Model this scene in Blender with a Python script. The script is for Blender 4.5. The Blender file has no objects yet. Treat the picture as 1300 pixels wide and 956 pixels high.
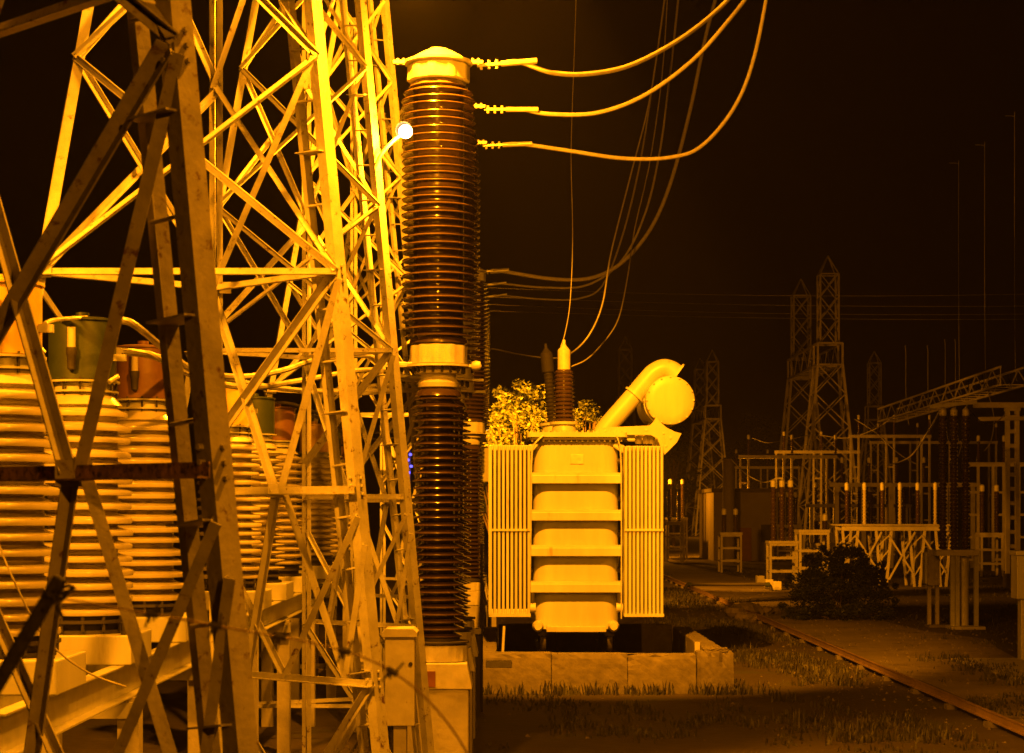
import bpy, math, random
from mathutils import Vector, Matrix
random.seed(7)
S = bpy.context.scene
COL = S.collection
R = math.radians

# ------------------------------------------------------------------ camera
F = 2400.0            # focal length in pixels of the 1300 px wide photograph
EYE = 3.2             # eye height
HX, HY = 640.0, 648.0  # vanishing point of the rows running away from the camera
cam_d = bpy.data.cameras.new('camera')
cam = bpy.data.objects.new('camera', cam_d); COL.objects.link(cam)
cam.location = (0, 0, EYE); cam.rotation_euler = (R(90), 0, 0)
cam_d.sensor_width = 36.0; cam_d.sensor_fit = 'HORIZONTAL'
cam_d.lens = 36.0 * F / 1300.0
cam_d.shift_x = (650 - HX) / 1300.0
cam_d.shift_y = (HY - 478) / 1300.0
cam_d.clip_start = 0.1; cam_d.clip_end = 3000
cam_d.dof.use_dof = True; cam_d.dof.focus_distance = 23.0; cam_d.dof.aperture_fstop = 7.1
S.camera = cam

# ------------------------------------------------------------------ sky (night: sun far below the horizon, town glow)
w = bpy.data.worlds.new('World'); S.world = w; w.use_nodes = True
nt = w.node_tree; nt.nodes.clear()
wo = nt.nodes.new('ShaderNodeOutputWorld'); bg = nt.nodes.new('ShaderNodeBackground')
sky = nt.nodes.new('ShaderNodeTexSky'); sky.sky_type = 'NISHITA'; sky.sun_disc = False
sky.sun_elevation = R(-9); sky.sun_rotation = R(200)
mul = nt.nodes.new('ShaderNodeMix'); mul.data_type = 'RGBA'; mul.blend_type = 'ADD'
mul.inputs['Factor'].default_value = 1.0
mul.inputs['B'].default_value = (0.004, 0.0009, 0.0002, 1)
nt.links.new(sky.outputs['Color'], mul.inputs['A'])
nt.links.new(mul.outputs['Result'], bg.inputs['Color']); bg.inputs['Strength'].default_value = 0.1
nt.links.new(bg.outputs['Background'], wo.inputs['Surface'])

# ------------------------------------------------------------------ exposure
S.view_settings.view_transform = 'Standard'; S.view_settings.look = 'None'
S.view_settings.exposure = 0.0; S.view_settings.gamma = 1.0
S.view_settings.use_curve_mapping = False
S.render.engine = 'CYCLES'
S.cycles.use_denoising = True
S.cycles.max_bounces = 5; S.cycles.diffuse_bounces = 3; S.cycles.glossy_bounces = 2; S.cycles.volume_bounces = 0
S.cycles.sample_clamp_indirect = 4.0
SODIUM = (1.0, 0.285, 0.003)
# lamp strengths (W), used where each lamp is built
W_VISIBLE, W_HIGH, W_HEAD, W_GANTRY, W_FLOOD, W_YARD, W_SIDE, W_WALL, W_FAR, W_BACK_FILL, W_LEFT, W_DIST_FILL = 1800, 950, 6000, 5200, 30000, 17000, 11000, 1300, 4000, 6000, 3600, 3000
HAZE = 0.00022

def P(px, py, d):
    return Vector(((px - HX) * d / F, d, EYE + (HY - py) * d / F))
def GX(px, py):        # a pixel on the flat ground
    d = F * EYE / (py - HY)
    return Vector(((px - HX) * d / F, d, 0))

# ------------------------------------------------------------------ materials
MATS = {}
def mat(name, col, rough=0.6, metal=0.0, spot=None, spot_amt=0.35, scale=6.0, var=0.25, bump=0.15, bscale=30.0, coat=0.0, streak=False):
    if name in MATS: return MATS[name]
    m = bpy.data.materials.new(name); m.use_nodes = True
    t = m.node_tree; b = t.nodes['Principled BSDF']
    L = t.links.new
    tc = t.nodes.new('ShaderNodeTexCoord'); mp = t.nodes.new('ShaderNodeMapping')
    oi = t.nodes.new('ShaderNodeObjectInfo')
    add = t.nodes.new('ShaderNodeVectorMath'); add.operation = 'MULTIPLY_ADD'
    L(oi.outputs['Random'], add.inputs[0]); add.inputs[1].default_value = (37.0, 53.0, 29.0)
    L(tc.outputs['Object'], add.inputs[2]); L(add.outputs[0], mp.inputs['Vector'])
    if streak: mp.inputs['Scale'].default_value = (1, 1, 0.16)
    n1 = t.nodes.new('ShaderNodeTexNoise'); n1.inputs['Scale'].default_value = scale; n1.inputs['Detail'].default_value = 8; n1.inputs['Roughness'].default_value = 0.65
    L(mp.outputs[0], n1.inputs['Vector'])
    r1 = t.nodes.new('ShaderNodeValToRGB')
    r1.color_ramp.elements[0].position = 0.3; r1.color_ramp.elements[1].position = 0.7
    r1.color_ramp.elements[0].color = tuple(c * (1 - var) for c in col) + (1,)
    r1.color_ramp.elements[1].color = tuple(min(1, c * (1 + var * 0.6)) for c in col) + (1,)
    L(n1.outputs['Fac'], r1.inputs['Fac'])
    out = r1.outputs['Color']
    if spot:
        n2 = t.nodes.new('ShaderNodeTexNoise'); n2.inputs['Scale'].default_value = scale * 2.3; n2.inputs['Detail'].default_value = 10; n2.inputs['Roughness'].default_value = 0.72
        L(mp.outputs[0], n2.inputs['Vector'])
        r2 = t.nodes.new('ShaderNodeValToRGB')
        th = 0.72 - 0.34 * spot_amt
        r2.color_ramp.elements[0].position = th; r2.color_ramp.elements[1].position = th + 0.09
        L(n2.outputs['Fac'], r2.inputs['Fac'])
        mx = t.nodes.new('ShaderNodeMix'); mx.data_type = 'RGBA'
        L(r2.outputs['Color'], mx.inputs['Factor']); L(out, mx.inputs['A']); mx.inputs['B'].default_value = tuple(spot) + (1,)
        out = mx.outputs['Result']
    L(out, b.inputs['Base Color'])
    rr = t.nodes.new('ShaderNodeMapRange'); rr.inputs['To Min'].default_value = max(0.02, rough - 0.12); rr.inputs['To Max'].default_value = min(1, rough + 0.15)
    L(n1.outputs['Fac'], rr.inputs['Value']); L(rr.outputs['Result'], b.inputs['Roughness'])
    b.inputs['Metallic'].default_value = metal
    if coat: b.inputs['Coat Weight'].default_value = coat; b.inputs['Coat Roughness'].default_value = 0.08
    if bump:
        n3 = t.nodes.new('ShaderNodeTexNoise'); n3.inputs['Scale'].default_value = bscale; n3.inputs['Detail'].default_value = 6
        L(mp.outputs[0], n3.inputs['Vector'])
        bp = t.nodes.new('ShaderNodeBump'); bp.inputs['Strength'].default_value = bump; bp.inputs['Distance'].default_value = 0.02
        L(n3.outputs['Fac'], bp.inputs['Height']); L(bp.outputs['Normal'], b.inputs['Normal'])
    MATS[name] = m
    return m
RUST = (0.10, 0.045, 0.02)
STEEL = mat('tower_steel', (0.46, 0.45, 0.43), 0.5, 0.0, RUST, 0.42, 5, 0.28, 0.12, 40)
STEELN = mat('tower_steel_old', (0.33, 0.31, 0.29), 0.5, 0.0, RUST, 0.46, 7, 0.30, 0.15, 40)
RUSTY = mat('rusty_steel', (0.24, 0.15, 0.085), 0.75, 0.0, (0.03, 0.02, 0.013), 0.62, 9, 0.5, 0.5, 30)
FARST = mat('far_steel', (0.40, 0.38, 0.36), 0.6, 0.0, RUST, 0.25, 1.5, 0.3, 0)
TANK = mat('tank_paint', (0.47, 0.47, 0.45), 0.42, 0.0, (0.30, 0.26, 0.20), 0.34, 1.8, 0.20, 0.05, 60, streak=True)
GALV = mat('galvanised', (0.52, 0.52, 0.50), 0.38, 0.25, (0.2, 0.17, 0.13), 0.2, 8, 0.2, 0.06, 60)
BROWN = mat('brown_porcelain', (0.058, 0.036, 0.022), 0.20, 0.0, (0.12, 0.085, 0.06), 0.30, 3.5, 0.35, 0.03, 20, coat=0.45)
CREAM = mat('pale_porcelain', (0.50, 0.46, 0.40), 0.22, 0.0, (0.30, 0.25, 0.19), 0.2, 4, 0.14, 0.0, coat=0.3)
CASTING = mat('casting', (0.55, 0.53, 0.48), 0.45, 0.0, (0.25, 0.2, 0.14), 0.2, 7, 0.2, 0.1, 50)
YELLOW = mat('yellow_paint', (0.62, 0.42, 0.07), 0.4, 0, (0.25, 0.14, 0.05), 0.15, 4, 0.15, 0.05, 40)
GREEN = mat('green_paint', (0.030, 0.044, 0.024), 0.4, 0, (0.12, 0.1, 0.06), 0.15, 4, 0.2, 0.05, 40)
RED = mat('red_paint', (0.18, 0.092, 0.042), 0.4, 0, (0.16, 0.06, 0.03), 0.15, 4, 0.2, 0.05, 40)
DARK = mat('dark_iron', (0.045, 0.04, 0.036), 0.6, 0.2, (0.1, 0.05, 0.025), 0.2, 9, 0.3, 0.1, 40)
BLACK = mat('black_stick', (0.012, 0.010, 0.009), 0.8, 0, None, 0, 12, 0.4, 0.5, 30)
ALU = mat('aluminium_cable', (0.45, 0.43, 0.38), 0.45, 0.1, (0.2, 0.16, 0.11), 0.2, 12, 0.2, 0.1, 90)
CONC = mat('concrete', (0.15, 0.135, 0.115), 0.9, 0, (0.11, 0.09, 0.07), 0.32, 4.5, 0.35, 0.5, 14)
CONCL = mat('pale_concrete', (0.40, 0.38, 0.34), 0.85, 0, (0.22, 0.19, 0.15), 0.25, 3, 0.25, 0.3, 18)
WALLM = mat('plaster', (0.30, 0.27, 0.23), 0.85, 0, (0.2, 0.17, 0.13), 0.25, 0.8, 0.2, 0.2, 12)
ROCK = mat('rock', (0.14, 0.12, 0.10), 0.9, 0, (0.05, 0.045, 0.04), 0.3, 5, 0.4, 0.8, 10)
RAILM = mat('rail_rust', (0.27, 0.19, 0.12), 0.55, 0.2, (0.10, 0.05, 0.03), 0.3, 3, 0.3, 0.2, 30)
PANEL = mat('brown_panel', (0.22, 0.08, 0.04), 0.5, 0, None, 0, 4, 0.25, 0.05)
BARK = mat('bark', (0.09, 0.065, 0.045), 0.9, 0, None, 0, 6, 0.4, 0.7, 12)
GROUND = mat('soil', (0.06, 0.048, 0.034), 0.95, 0, (0.05, 0.05, 0.022), 0.55, 0.35, 0.45, 0.9, 5)
PATHM = mat('path_dirt', (0.17, 0.145, 0.11), 0.92, 0, (0.06, 0.05, 0.037), 0.5, 0.5, 0.35, 0.7, 9)
def leafmat(name, col):
    m = mat(name, col, 0.55, 0, None, 0, 3, 0.45, 0)
    t = m.node_tree; b = t.nodes['Principled BSDF']; o = [n for n in t.nodes if n.type == 'OUTPUT_MATERIAL'][0]
    tr = t.nodes.new('ShaderNodeBsdfTranslucent'); tr.inputs['Color'].default_value = tuple(c * 1.4 for c in col) + (1,)
    mx = t.nodes.new('ShaderNodeMixShader'); mx.inputs[0].default_value = 0.3
    t.links.new(b.outputs[0], mx.inputs[1]); t.links.new(tr.outputs[0], mx.inputs[2]); t.links.new(mx.outputs[0], o.inputs['Surface'])
    return m
LEAF = leafmat('leaf', (0.12, 0.14, 0.04)); LEAF_SHADE = leafmat('leaf_shade', (0.028, 0.04, 0.014)); GRASSM = leafmat('grass_blade', (0.075, 0.075, 0.028))  # lit trees lighter, shaded trees and bush darker, by leaf colour
def emit(name, col, st):
    m = bpy.data.materials.new(name); m.use_nodes = True; t = m.node_tree; t.nodes.clear()
    o = t.nodes.new('ShaderNodeOutputMaterial'); e = t.nodes.new('ShaderNodeEmission')
    e.inputs['Color'].default_value = tuple(col) + (1,); e.inputs['Strength'].default_value = st
    t.links.new(e.outputs[0], o.inputs['Surface']); return m
GLOW = emit('sodium_arc', (1.0, 0.62, 0.2), 60)
BLUE = emit('blue_signal', (0.12, 0.1, 1.0), 3.0)

# ------------------------------------------------------------------ builders
def thing(name, label, cat, loc=(0, 0, 0), group=None):
    o = bpy.data.objects.new(name, None); COL.objects.link(o); o.location = loc
    o.empty_display_size = 0.2
    o['label'] = label; o['category'] = cat
    if group: o['group'] = group
    return o
def tag(o, label, cat, group=None):
    o['label'] = label; o['category'] = cat
    if group: o['group'] = group
    return o
def place(name, me, parent=None, loc=(0, 0, 0), rot=None):
    o = bpy.data.objects.new(name, me); COL.objects.link(o)
    o.parent = parent; o.location = loc
    if rot: o.rotation_euler = rot
    return o
def frame(a, up=None):
    a = a.normalized()
    if up is None: up = Vector((0, 0, 1)) if abs(a.z) < 0.9 else Vector((0, 1, 0))
    u = up - a * up.dot(a)
    if u.length < 1e-5: u = Vector((1, 0, 0)) - a * a.x
    u.normalize(); return u, a.cross(u)
class MB:
    def __init__(s): s.v = []; s.f = []
    def add(s, vs, fs):
        n = len(s.v); s.v += [Vector(v) for v in vs]; s.f += [tuple(i + n for i in f) for f in fs]; return s
    def sweep(s, p0, p1, prof, up=None):
        p0 = Vector(p0); p1 = Vector(p1); u, v = frame(p1 - p0, up); n = len(prof)
        vs = [p + u * a + v * b for p in (p0, p1) for a, b in prof]
        fs = [(i, (i + 1) % n, n + (i + 1) % n, n + i) for i in range(n)] + [tuple(range(n))[::-1], tuple(range(n, 2 * n))]
        return s.add(vs, fs)
    def bar(s, p0, p1, w, h=None, up=None):      # w across, h along 'up'
        h = w if h is None else h
        return s.sweep(p0, p1, [(-h / 2, -w / 2), (h / 2, -w / 2), (h / 2, w / 2), (-h / 2, w / 2)], up)
    def angle(s, p0, p1, w, t, up=None):
        return s.sweep(p0, p1, [(0, 0), (w, 0), (w, t), (t, t), (t, w), (0, w)], up)
    def rod(s, p0, p1, r, seg=8, r1=None):
        p0 = Vector(p0); p1 = Vector(p1); u, v = frame(p1 - p0); r1 = r if r1 is None else r1
        vs = [p + (u * math.cos(2 * math.pi * i / seg) + v * math.sin(2 * math.pi * i / seg)) * q for p, q in ((p0, r), (p1, r1)) for i in range(seg)]
        fs = [(i, (i + 1) % seg, seg + (i + 1) % seg, seg + i) for i in range(seg)] + [tuple(range(seg))[::-1], tuple(range(seg, 2 * seg))]
        return s.add(vs, fs)
    def box(s, x0, x1, y0, y1, z0, z1):
        vs = [(x, y, z) for z in (z0, z1) for x, y in ((x0, y0), (x1, y0), (x1, y1), (x0, y1))]
        return s.add(vs, [(3, 2, 1, 0), (4, 5, 6, 7), (0, 1, 5, 4), (1, 2, 6, 5), (2, 3, 7, 6), (3, 0, 4, 7)])
    def tube(s, pts, r, seg=8):
        n = len(pts); rings = []
        for i, p in enumerate(pts):
            t = Vector(pts[min(i + 1, n - 1)]) - Vector(pts[max(i - 1, 0)])
            u, v = frame(t, Vector((0.02, 1, 0.03)))
            q = r[i] if isinstance(r, (list, tuple)) else r
            rings += [Vector(p) + (u * math.cos(2 * math.pi * k / seg) + v * math.sin(2 * math.pi * k / seg)) * q for k in range(seg)]
        fs = [(i * seg + k, i * seg + (k + 1) % seg, (i + 1) * seg + (k + 1) % seg, (i + 1) * seg + k) for i in range(n - 1) for k in range(seg)]
        fs += [tuple(range(seg))[::-1], tuple(range((n - 1) * seg, n * seg))]
        return s.add(rings, fs)
    def lathe(s, prof, seg=32, c=(0, 0, 0), axis=None):
        c = Vector(c); A = Vector(axis).normalized() if axis else Vector((0, 0, 1))
        u, v = (Vector((1, 0, 0)), Vector((0, 1, 0))) if not axis else frame(A)
        vs = [c + A * z + (u * math.cos(2 * math.pi * k / seg) + v * math.sin(2 * math.pi * k / seg)) * max(r, 1e-4) for r, z in prof for k in range(seg)]
        n = len(prof)
        fs = [(i * seg + k, i * seg + (k + 1) % seg, (i + 1) * seg + (k + 1) % seg, (i + 1) * seg + k) for i in range(n - 1) for k in range(seg)]
        fs += [tuple(range(seg))[::-1], tuple(range((n - 1) * seg, n * seg))]
        return s.add(vs, fs)
    def prism(s, poly, d0, d1, plane='XZ'):
        n = len(poly)
        if plane == 'XZ': vs = [(a, d, b) for d in (d0, d1) for a, b in poly]
        else: vs = [(a, b, d) for d in (d0, d1) for a, b in poly]
        fs = [(i, (i + 1) % n, n + (i + 1) % n, n + i) for i in range(n)] + [tuple(range(n))[::-1], tuple(range(n, 2 * n))]
        return s.add(vs, fs)
    def mesh(s, name, m, off=(0, 0, 0), smooth=False):
        me = bpy.data.meshes.new(name); off = Vector(off)
        me.from_pydata([tuple(v - off) for v in s.v], [], s.f)
        if m: me.materials.append(m)
        import bmesh
        b = bmesh.new(); b.from_mesh(me); bmesh.ops.recalc_face_normals(b, faces=b.faces); b.to_mesh(me); b.free()
        if smooth:
            me.shade_smooth()
            me.set_sharp_from_angle(angle=R(38))
        return me
    def obj(s, name, m, parent=None, smooth=False, bevel=0, at=None):
        # vertices are in world space; the object sits at its parent's origin (or at 'at')
        base = Vector((0, 0, 0)); q = parent
        while q: base = base + q.location; q = q.parent
        if at is None and parent is None:
            xs = [v.x for v in s.v]; ys = [v.y for v in s.v]; zs = [v.z for v in s.v]
            at = Vector(((min(xs) + max(xs)) / 2, (min(ys) + max(ys)) / 2, min(zs)))
        if at is not None: o = place(name, s.mesh(name, m, at, smooth), parent, Vector(at) - base)
        else: o = place(name, s.mesh(name, m, base, smooth), parent)
        if bevel:
            bv = o.modifiers.new('bevel', 'BEVEL'); bv.width = bevel; bv.segments = 2; bv.limit_method = 'ANGLE'
        return o
def spline(pts, n=8):
    pts = [Vector(p) for p in pts]; out = []
    for i in range(len(pts) - 1):
        a = pts[max(i - 1, 0)]; b = pts[i]; c = pts[i + 1]; d = pts[min(i + 2, len(pts) - 1)]
        for k in range(n):
            t = k / n
            out.append(0.5 * ((2 * b) + (c - a) * t + (2 * a - 5 * b + 4 * c - d) * t * t + (3 * b - a - 3 * c + d) * t ** 3))
    return out + [pts[-1]]
def struct(o): o['kind'] = 'structure'; return o
def rrect(x0, x1, y0, y1, r, n=6):
    out = []
    for cx, cy, a0 in ((x1 - r, y1 - r, 0), (x0 + r, y1 - r, 90), (x0 + r, y0 + r, 180), (x1 - r, y0 + r, 270)):
        out += [(cx + r * math.cos(R(a0 + 90 * k / n)), cy + r * math.sin(R(a0 + 90 * k / n))) for k in range(n + 1)]
    return out
def copy_tree(o, parent=None):
    c = o.copy(); COL.objects.link(c); c.parent = parent
    for ch in list(o.children): copy_tree(ch, c)
    return c
def pt_light(parent, world, watts, radius=0.12, kind='POINT', aim=None, cone=150):
    l = bpy.data.lights.new('lamp_light', kind); l.energy = watts; l.color = SODIUM; l.shadow_soft_size = radius
    o = bpy.data.objects.new('lamp_light', l); COL.objects.link(o)
    o.parent = parent; o.location = Vector(world) - parent.location
    if kind == 'SPOT':
        l.spot_size = R(cone); l.spot_blend = 0.5
        o.rotation_euler = (Vector(aim) - Vector(world)).to_track_quat('-Z', 'Y').to_euler()
    return o

# ------------------------------------------------------------------ ground
b = MB(); n = 60
g = MB().add([(-900, -60, 0), (900, -60, 0), (900, 1400, 0), (-900, 1400, 0)], [(0, 1, 2, 3)]).obj('ground', GROUND, at=(0, 0, 0)); struct(g)
pth = MB()
ys = [20 + i * 3 for i in range(50)]
L_ = [(7.75 + 0.12 * math.sin(i * 1.7), y) for i, y in enumerate(ys)]; R_ = [(11.2 + 0.5 * math.sin(i * 0.9) + 0.3 * math.sin(i * 2.3), y) for i, y in enumerate(ys)]
pth.add([(x, y, 0.004) for x, y in L_] + [(x, y, 0.004) for x, y in R_], [(i, 50 + i, 51 + i, i + 1) for i in range(49)])
struct(pth.obj('path', PATHM, at=(0, 0, 0)))
pad = MB().box(9.55, 16, 30.5, 40.4, -0.1, 0.05).obj('concrete_pad', CONCL, at=(12, 35, 0), bevel=0.015); struct(pad)
pad2 = MB().box(-6.5, -2.0, 4, 60, -0.1, 0.06).obj('equipment_apron', GROUND, at=(-4, 30, 0)); struct(pad2)

# ------------------------------------------------------------------ lattice towers on the left (triangular plan, one every 6.4 m)
D1 = 13.0; DV = 13.96
def Cx(y): return 107 - 0.177 * y
def Rx(y): return 396 + 0.0905 * y
def nC(y): return P(Cx(y), y, D1)
def nR(y): return P(Rx(y), y, D1)
def nV(y): return P(275, HY - (HY - y) * D1 / DV, DV)
def build_tower(label, dy, near=False):
    off = Vector((0, dy, 0))
    root = thing('lattice_tower', label, 'tower', (-2.15, D1 + dy, 0), 'lattice towers in a row on the left')
    M = STEELN if near else STEEL
    cen = (nC(345) + nR(345) + nV(345)) / 3
    def leg(p0, p1, wd, u): MB().angle(p1 + off, p0 + off, wd, 0.013, u).obj('leg', M, root)
    top, bot = -640, 1236
    leg(nR(top), nR(bot), 0.088, Vector((1, 1, 0)))
    leg(nC(top), nC(bot), 0.072, Vector((1, 0.35, 0)))
    leg(nV(top), nV(bot), 0.045, Vector((1, 0.15, 0)))
    MB().angle(nV(bot) + off + Vector((-0.014, 0.0, 0)), nV(top) + off + Vector((-0.014, 0.0, 0)), 0.04, 0.01, Vector((0, 1, 0))).obj('leg', M, root)
    # companion strip climbing beside the right leg, with its battens
    def sx(y): return 366 + 0.099 * y
    s0, s1 = P(sx(top), top, 13.2), P(sx(bot), bot, 13.2)
    MB().angle(s1 + off, s0 + off, 0.055, 0.009, Vector((0.8, 0.6, 0))).obj('ladder_rail', M, root)
    for i, y in enumerate(range(-600, 1200, 66)):
        a = P(sx(y) - 2, y + 4, 13.2) + off; c_ = P(Rx(y), y, 13.03) + off
        if i % 5 == 2 or near and i % 2: MB().bar(a, c_, 0.13, 0.008).obj('batten', M, root)
        else: MB().rod(a, c_, 0.009, 6).obj('step', M, root)
    def brace(p0, p1, wd=0.046, name='brace', m=None, back=0.0):
        mid = (p0 + p1) / 2 - cen; mid.z = 0
        ax = (p1 - p0).normalized(); nrm = (mid - ax * mid.dot(ax)).normalized()
        if nrm.y > 0.3: nrm = -nrm
        u = nrm.cross(ax)
        q = nrm * (0.012 - back)
        MB().angle(p0 + off + q - u * wd / 2, p1 + off + q - u * wd / 2, wd, 0.007, u).obj(name, m or M, root)
    def gusset(p, sz=0.11):
        MB().box(p.x - sz, p.x + sz, p.y - 0.03 + dy, p.y - 0.022 + dy, p.z - sz * .7, p.z + sz * .7).obj('gusset', M, root)
    def lerp(a, b_, t): return a + (b_ - a) * t
    faces = ((nC, nR), (nC, nV), (nV, nR))
    lev = [345, 72, -190, -430, -636]
    for i in range(4):
        for a, b_ in faces:
            brace(a(lev[i]), b_(lev[i + 1]), 0.045); brace(b_(lev[i]), a(lev[i + 1]), 0.045, back=0.02)
    for a, b_ in faces:
        if a is nC:
            if b_ is nR: brace(b_(352), nV(560), 0.058); brace(a(352), P(104, 440, 14.85), 0.05)
            if not near: brace(a(345), b_(345), 0.048, 'crossbar')
            brace(a(1140), b_(1140), 0.05, 'crossbar')
            continue
        if near:
            if a is nV: brace(P(-20, 48, 7.55) - off, P(215, -32, 6.5) - off, 0.055, 'crossbar')
        else:
            brace(a(345), b_(345), 0.048, 'crossbar')
        brace(a(622), b_(622), 0.058, 'crossbar', RUSTY if near else M)
        m_ = lerp(a(622), b_(622), 0.5)
        if a is nV: m_ = lerp(a(622), b_(622), 0.46)
        brace(a(352), m_, 0.05); brace(b_(352), m_, 0.05, back=0.02)
        brace(m_, lerp(a(868), b_(868), 0.8), 0.05); brace(m_, lerp(a(868), b_(868), 0.22), 0.05, back=0.02)
        brace(b_(655), lerp(a(868), b_(868), 0.45), 0.042, back=0.035); brace(b_(690), lerp(a(868), b_(868), 0.8), 0.042)
        brace(a(690), lerp(a(868), b_(868), 0.45), 0.042, back=0.035)
        brace(a(868), b_(868), 0.048, 'crossbar')
        brace(a(868), b_(1230), 0.05); brace(b_(868), a(1230), 0.05, back=0.02)
        gusset(m_, 0.07)
    if not near:
        for q in (nC(345), nV(345)): gusset(q + Vector((0.05, 0, 0)), 0.06)
    # bolts on the right leg at its joints
    for y in (352, 622, 868) if dy < 1 else ():
        for k in range(3):
            q = nR(y + 10 * k - 15) + off
            for sg in (-1, 1): MB().rod(q + Vector((sg * 0.035, 0.03, 0)), q + Vector((sg * 0.050, 0.012, 0)), 0.011, 6).obj('bolt', M, root)
    return root
build_tower('nearest lattice tower, its dark right leg crossing in front of coloured caps', -6.4, True)
build_tower('second lattice tower from the camera, with horizontal frame above the green cap', 0.0)
build_tower('third lattice tower from the camera, carrying the bright lamp arm', 6.4)
build_tower('fourth lattice tower from the camera, half behind the tall brown column', 12.8)
build_tower('fifth lattice tower from the camera, mostly behind the brown columns', 19.2)

# gantry beams joining the towers to their counterparts on the right, above the picture
def gantry(label, yc, z0):
    gb = thing('gantry_beam', label, 'gantry', (0, yc, z0), 'gantry beams above the picture')
    for z in (z0, z0 + 0.7):
        for y in (yc - 0.4, yc + 0.4): MB().bar((-2.4, y, z), (16, y, z), 0.09).obj('chord', STEEL, gb)
    for i in range(17):
        x = -2.4 + i * 1.08
        for y in (yc - 0.4, yc + 0.4): MB().bar((x, y, z0), (x + 1.08, y, z0 + 0.7), 0.05).obj('brace', STEEL, gb)
    for y in (yc - 0.4, yc + 0.4): MB().bar((16, y, 0), (16, y, z0 + 0.7), 0.12).obj('post', STEEL, gb)
gantry('steel truss beam above the picture joined to the nearest lattice tower', 6.8, 11.0)
gantry('steel truss beam above the picture joined to the fourth lattice tower', 26.0, 12.2)

def floodlight(label, pos, aim, watts, arm, cone=0, radius=0.1, bulb=0.036):
    pos = Vector(pos); tgt = Vector(aim); aim = (tgt - pos).normalized()
    root = thing('floodlight', label, 'lamp', pos)
    back = pos - aim * (0.10 + bulb)
    MB().lathe([(0.03, -0.02), (0.045, 0.0), (0.05, 0.06), (0.085, 0.10), (0.088, 0.10), (0.055, 0.055), (0.0, 0.03)], 20, back, aim).obj('housing', DARK, root, True)
    MB().lathe([(bulb * math.sin(R(k * 18)), -bulb * math.cos(R(k * 18))) for k in range(11)], 16, pos, aim).obj('bulb', GLOW, root, True)
    if arm: MB().tube(spline(arm), 0.018, 8).obj('arm', STEEL, root, True)
    if cone: pt_light(root, pos + aim * (bulb + 0.03), watts, radius, 'SPOT', tgt, cone)
    else: pt_light(root, pos + aim * (bulb + 0.03), watts, radius)
    return root
lp = P(515, 167, 19.35)
floodlight('lit sodium lamp on a bent arm beside the brown column', lp, lp + Vector((0.3, -0.7, -0.35)), W_VISIBLE,
           [P(476, 212, 19.38), P(484, 196, 19.36), P(498, 180, 19.38), P(511, 170, 19.45)], 0, 0.06, 0.07)
hp = P(497, -58, 12.35)
floodlight('sodium floodlight on the second tower just above the picture', hp, hp + Vector((0.3, 0.5, -1)), W_HIGH,
           [P(394, -40, 13.0), P(425, -75, 12.8), P(470, -85, 12.5), P(492, -66, 12.38)])
ep = P(524, -34, 21.15)
floodlight('sodium floodlight on the third tower just above the brown column head', ep, ep + Vector((0.2, 0.3, -1)), W_HEAD,
           [P(455, -15, 19.4), P(470, -60, 20.2), P(500, -62, 20.8), P(520, -44, 21.1)])
kp = Vector((3.0, 7.4, 10.6))
floodlight('sodium floodlight hung from the nearer gantry beam above the picture', kp, (-2.2, 14.5, 3.2), W_GANTRY,
           [(3.0, 7.2, 11.0), (3.0, 7.3, 10.9), (3.0, 7.35, 10.7)], 112)
fp = Vector((0.3, 25.2, 11.7))
floodlight('sodium floodlight aimed at the power transformer from the farther gantry beam', fp, (1.45, 36, 3.3), W_FLOOD,
           [(0.3, 25.6, 12.2), (0.3, 25.4, 12.1), (0.3, 25.2, 11.85)], 48)

# ------------------------------------------------------------------ porcelain helpers
def shed_mesh(name, rc, R_, m, drop=0.04, lip=0.018, seg=40):
    return MB().lathe([(rc, 0.012), (rc + (R_ - rc) * 0.45, -drop * 0.35), (R_ - 0.02, -drop * 0.8), (R_ - 0.004, -drop), (R_, -drop - lip * 0.5), (R_ - 0.006, -drop - lip),
                       (R_ - 0.03, -drop - lip * 0.9), (rc + (R_ - rc) * 0.4, -drop * 0.7 - lip), (rc, -drop * 0.6 - lip)], seg).mesh(name, m, smooth=True)
def stack_profile(z0, z1, n, rc, Ra, Rb, drop=0.035, lip=0.018):
    pr = [(rc, z0)]
    st = (z1 - z0) / n
    for i in range(n):
        zt = z0 + st * (i + 1); R_ = Ra + (Rb - Ra) * i / max(1, n - 1)
        pr += [(rc, zt - st * 0.95), (R_ - 0.01, zt - st * 0.5 - lip), (R_, zt - st * 0.5), (R_ - 0.015, zt - st * 0.5 + lip * 0.4), (rc, zt - st * 0.12)]
    return pr + [(rc, z1)]
def stack(root, name, cx, cy, z0, z1, pitch, rc, Ra, Rb, m, core_extra=0.0, seg=40, drop=0.04, lip=0.018):
    core = MB().lathe([(rc, z0), (rc, z1)], seg, (cx, cy, 0)).obj(name, m, root, True, at=(cx, cy, z0))
    n = int(round((z1 - z0) / pitch)); cache = {}
    for i in range(n):
        t = i / max(1, n - 1); R_ = round(Ra + (Rb - Ra) * t, 2)
        if i in (0, n - 1): R_ = round(R_ - 0.02, 2)
        if R_ not in cache: cache[R_] = shed_mesh('shed', rc - 0.005, R_, m, drop, lip, seg)
        sh = place('shed', cache[R_], core, (0, 0, pitch * (i + 0.6) + random.uniform(-0.004, 0.004)), (random.uniform(-0.006, 0.006), random.uniform(-0.006, 0.006), random.uniform(0, 6.28)))
        k_ = random.uniform(0.985, 1.012); sh.scale = (k_, k_, random.uniform(0.92, 1.08))
    return core

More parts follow.
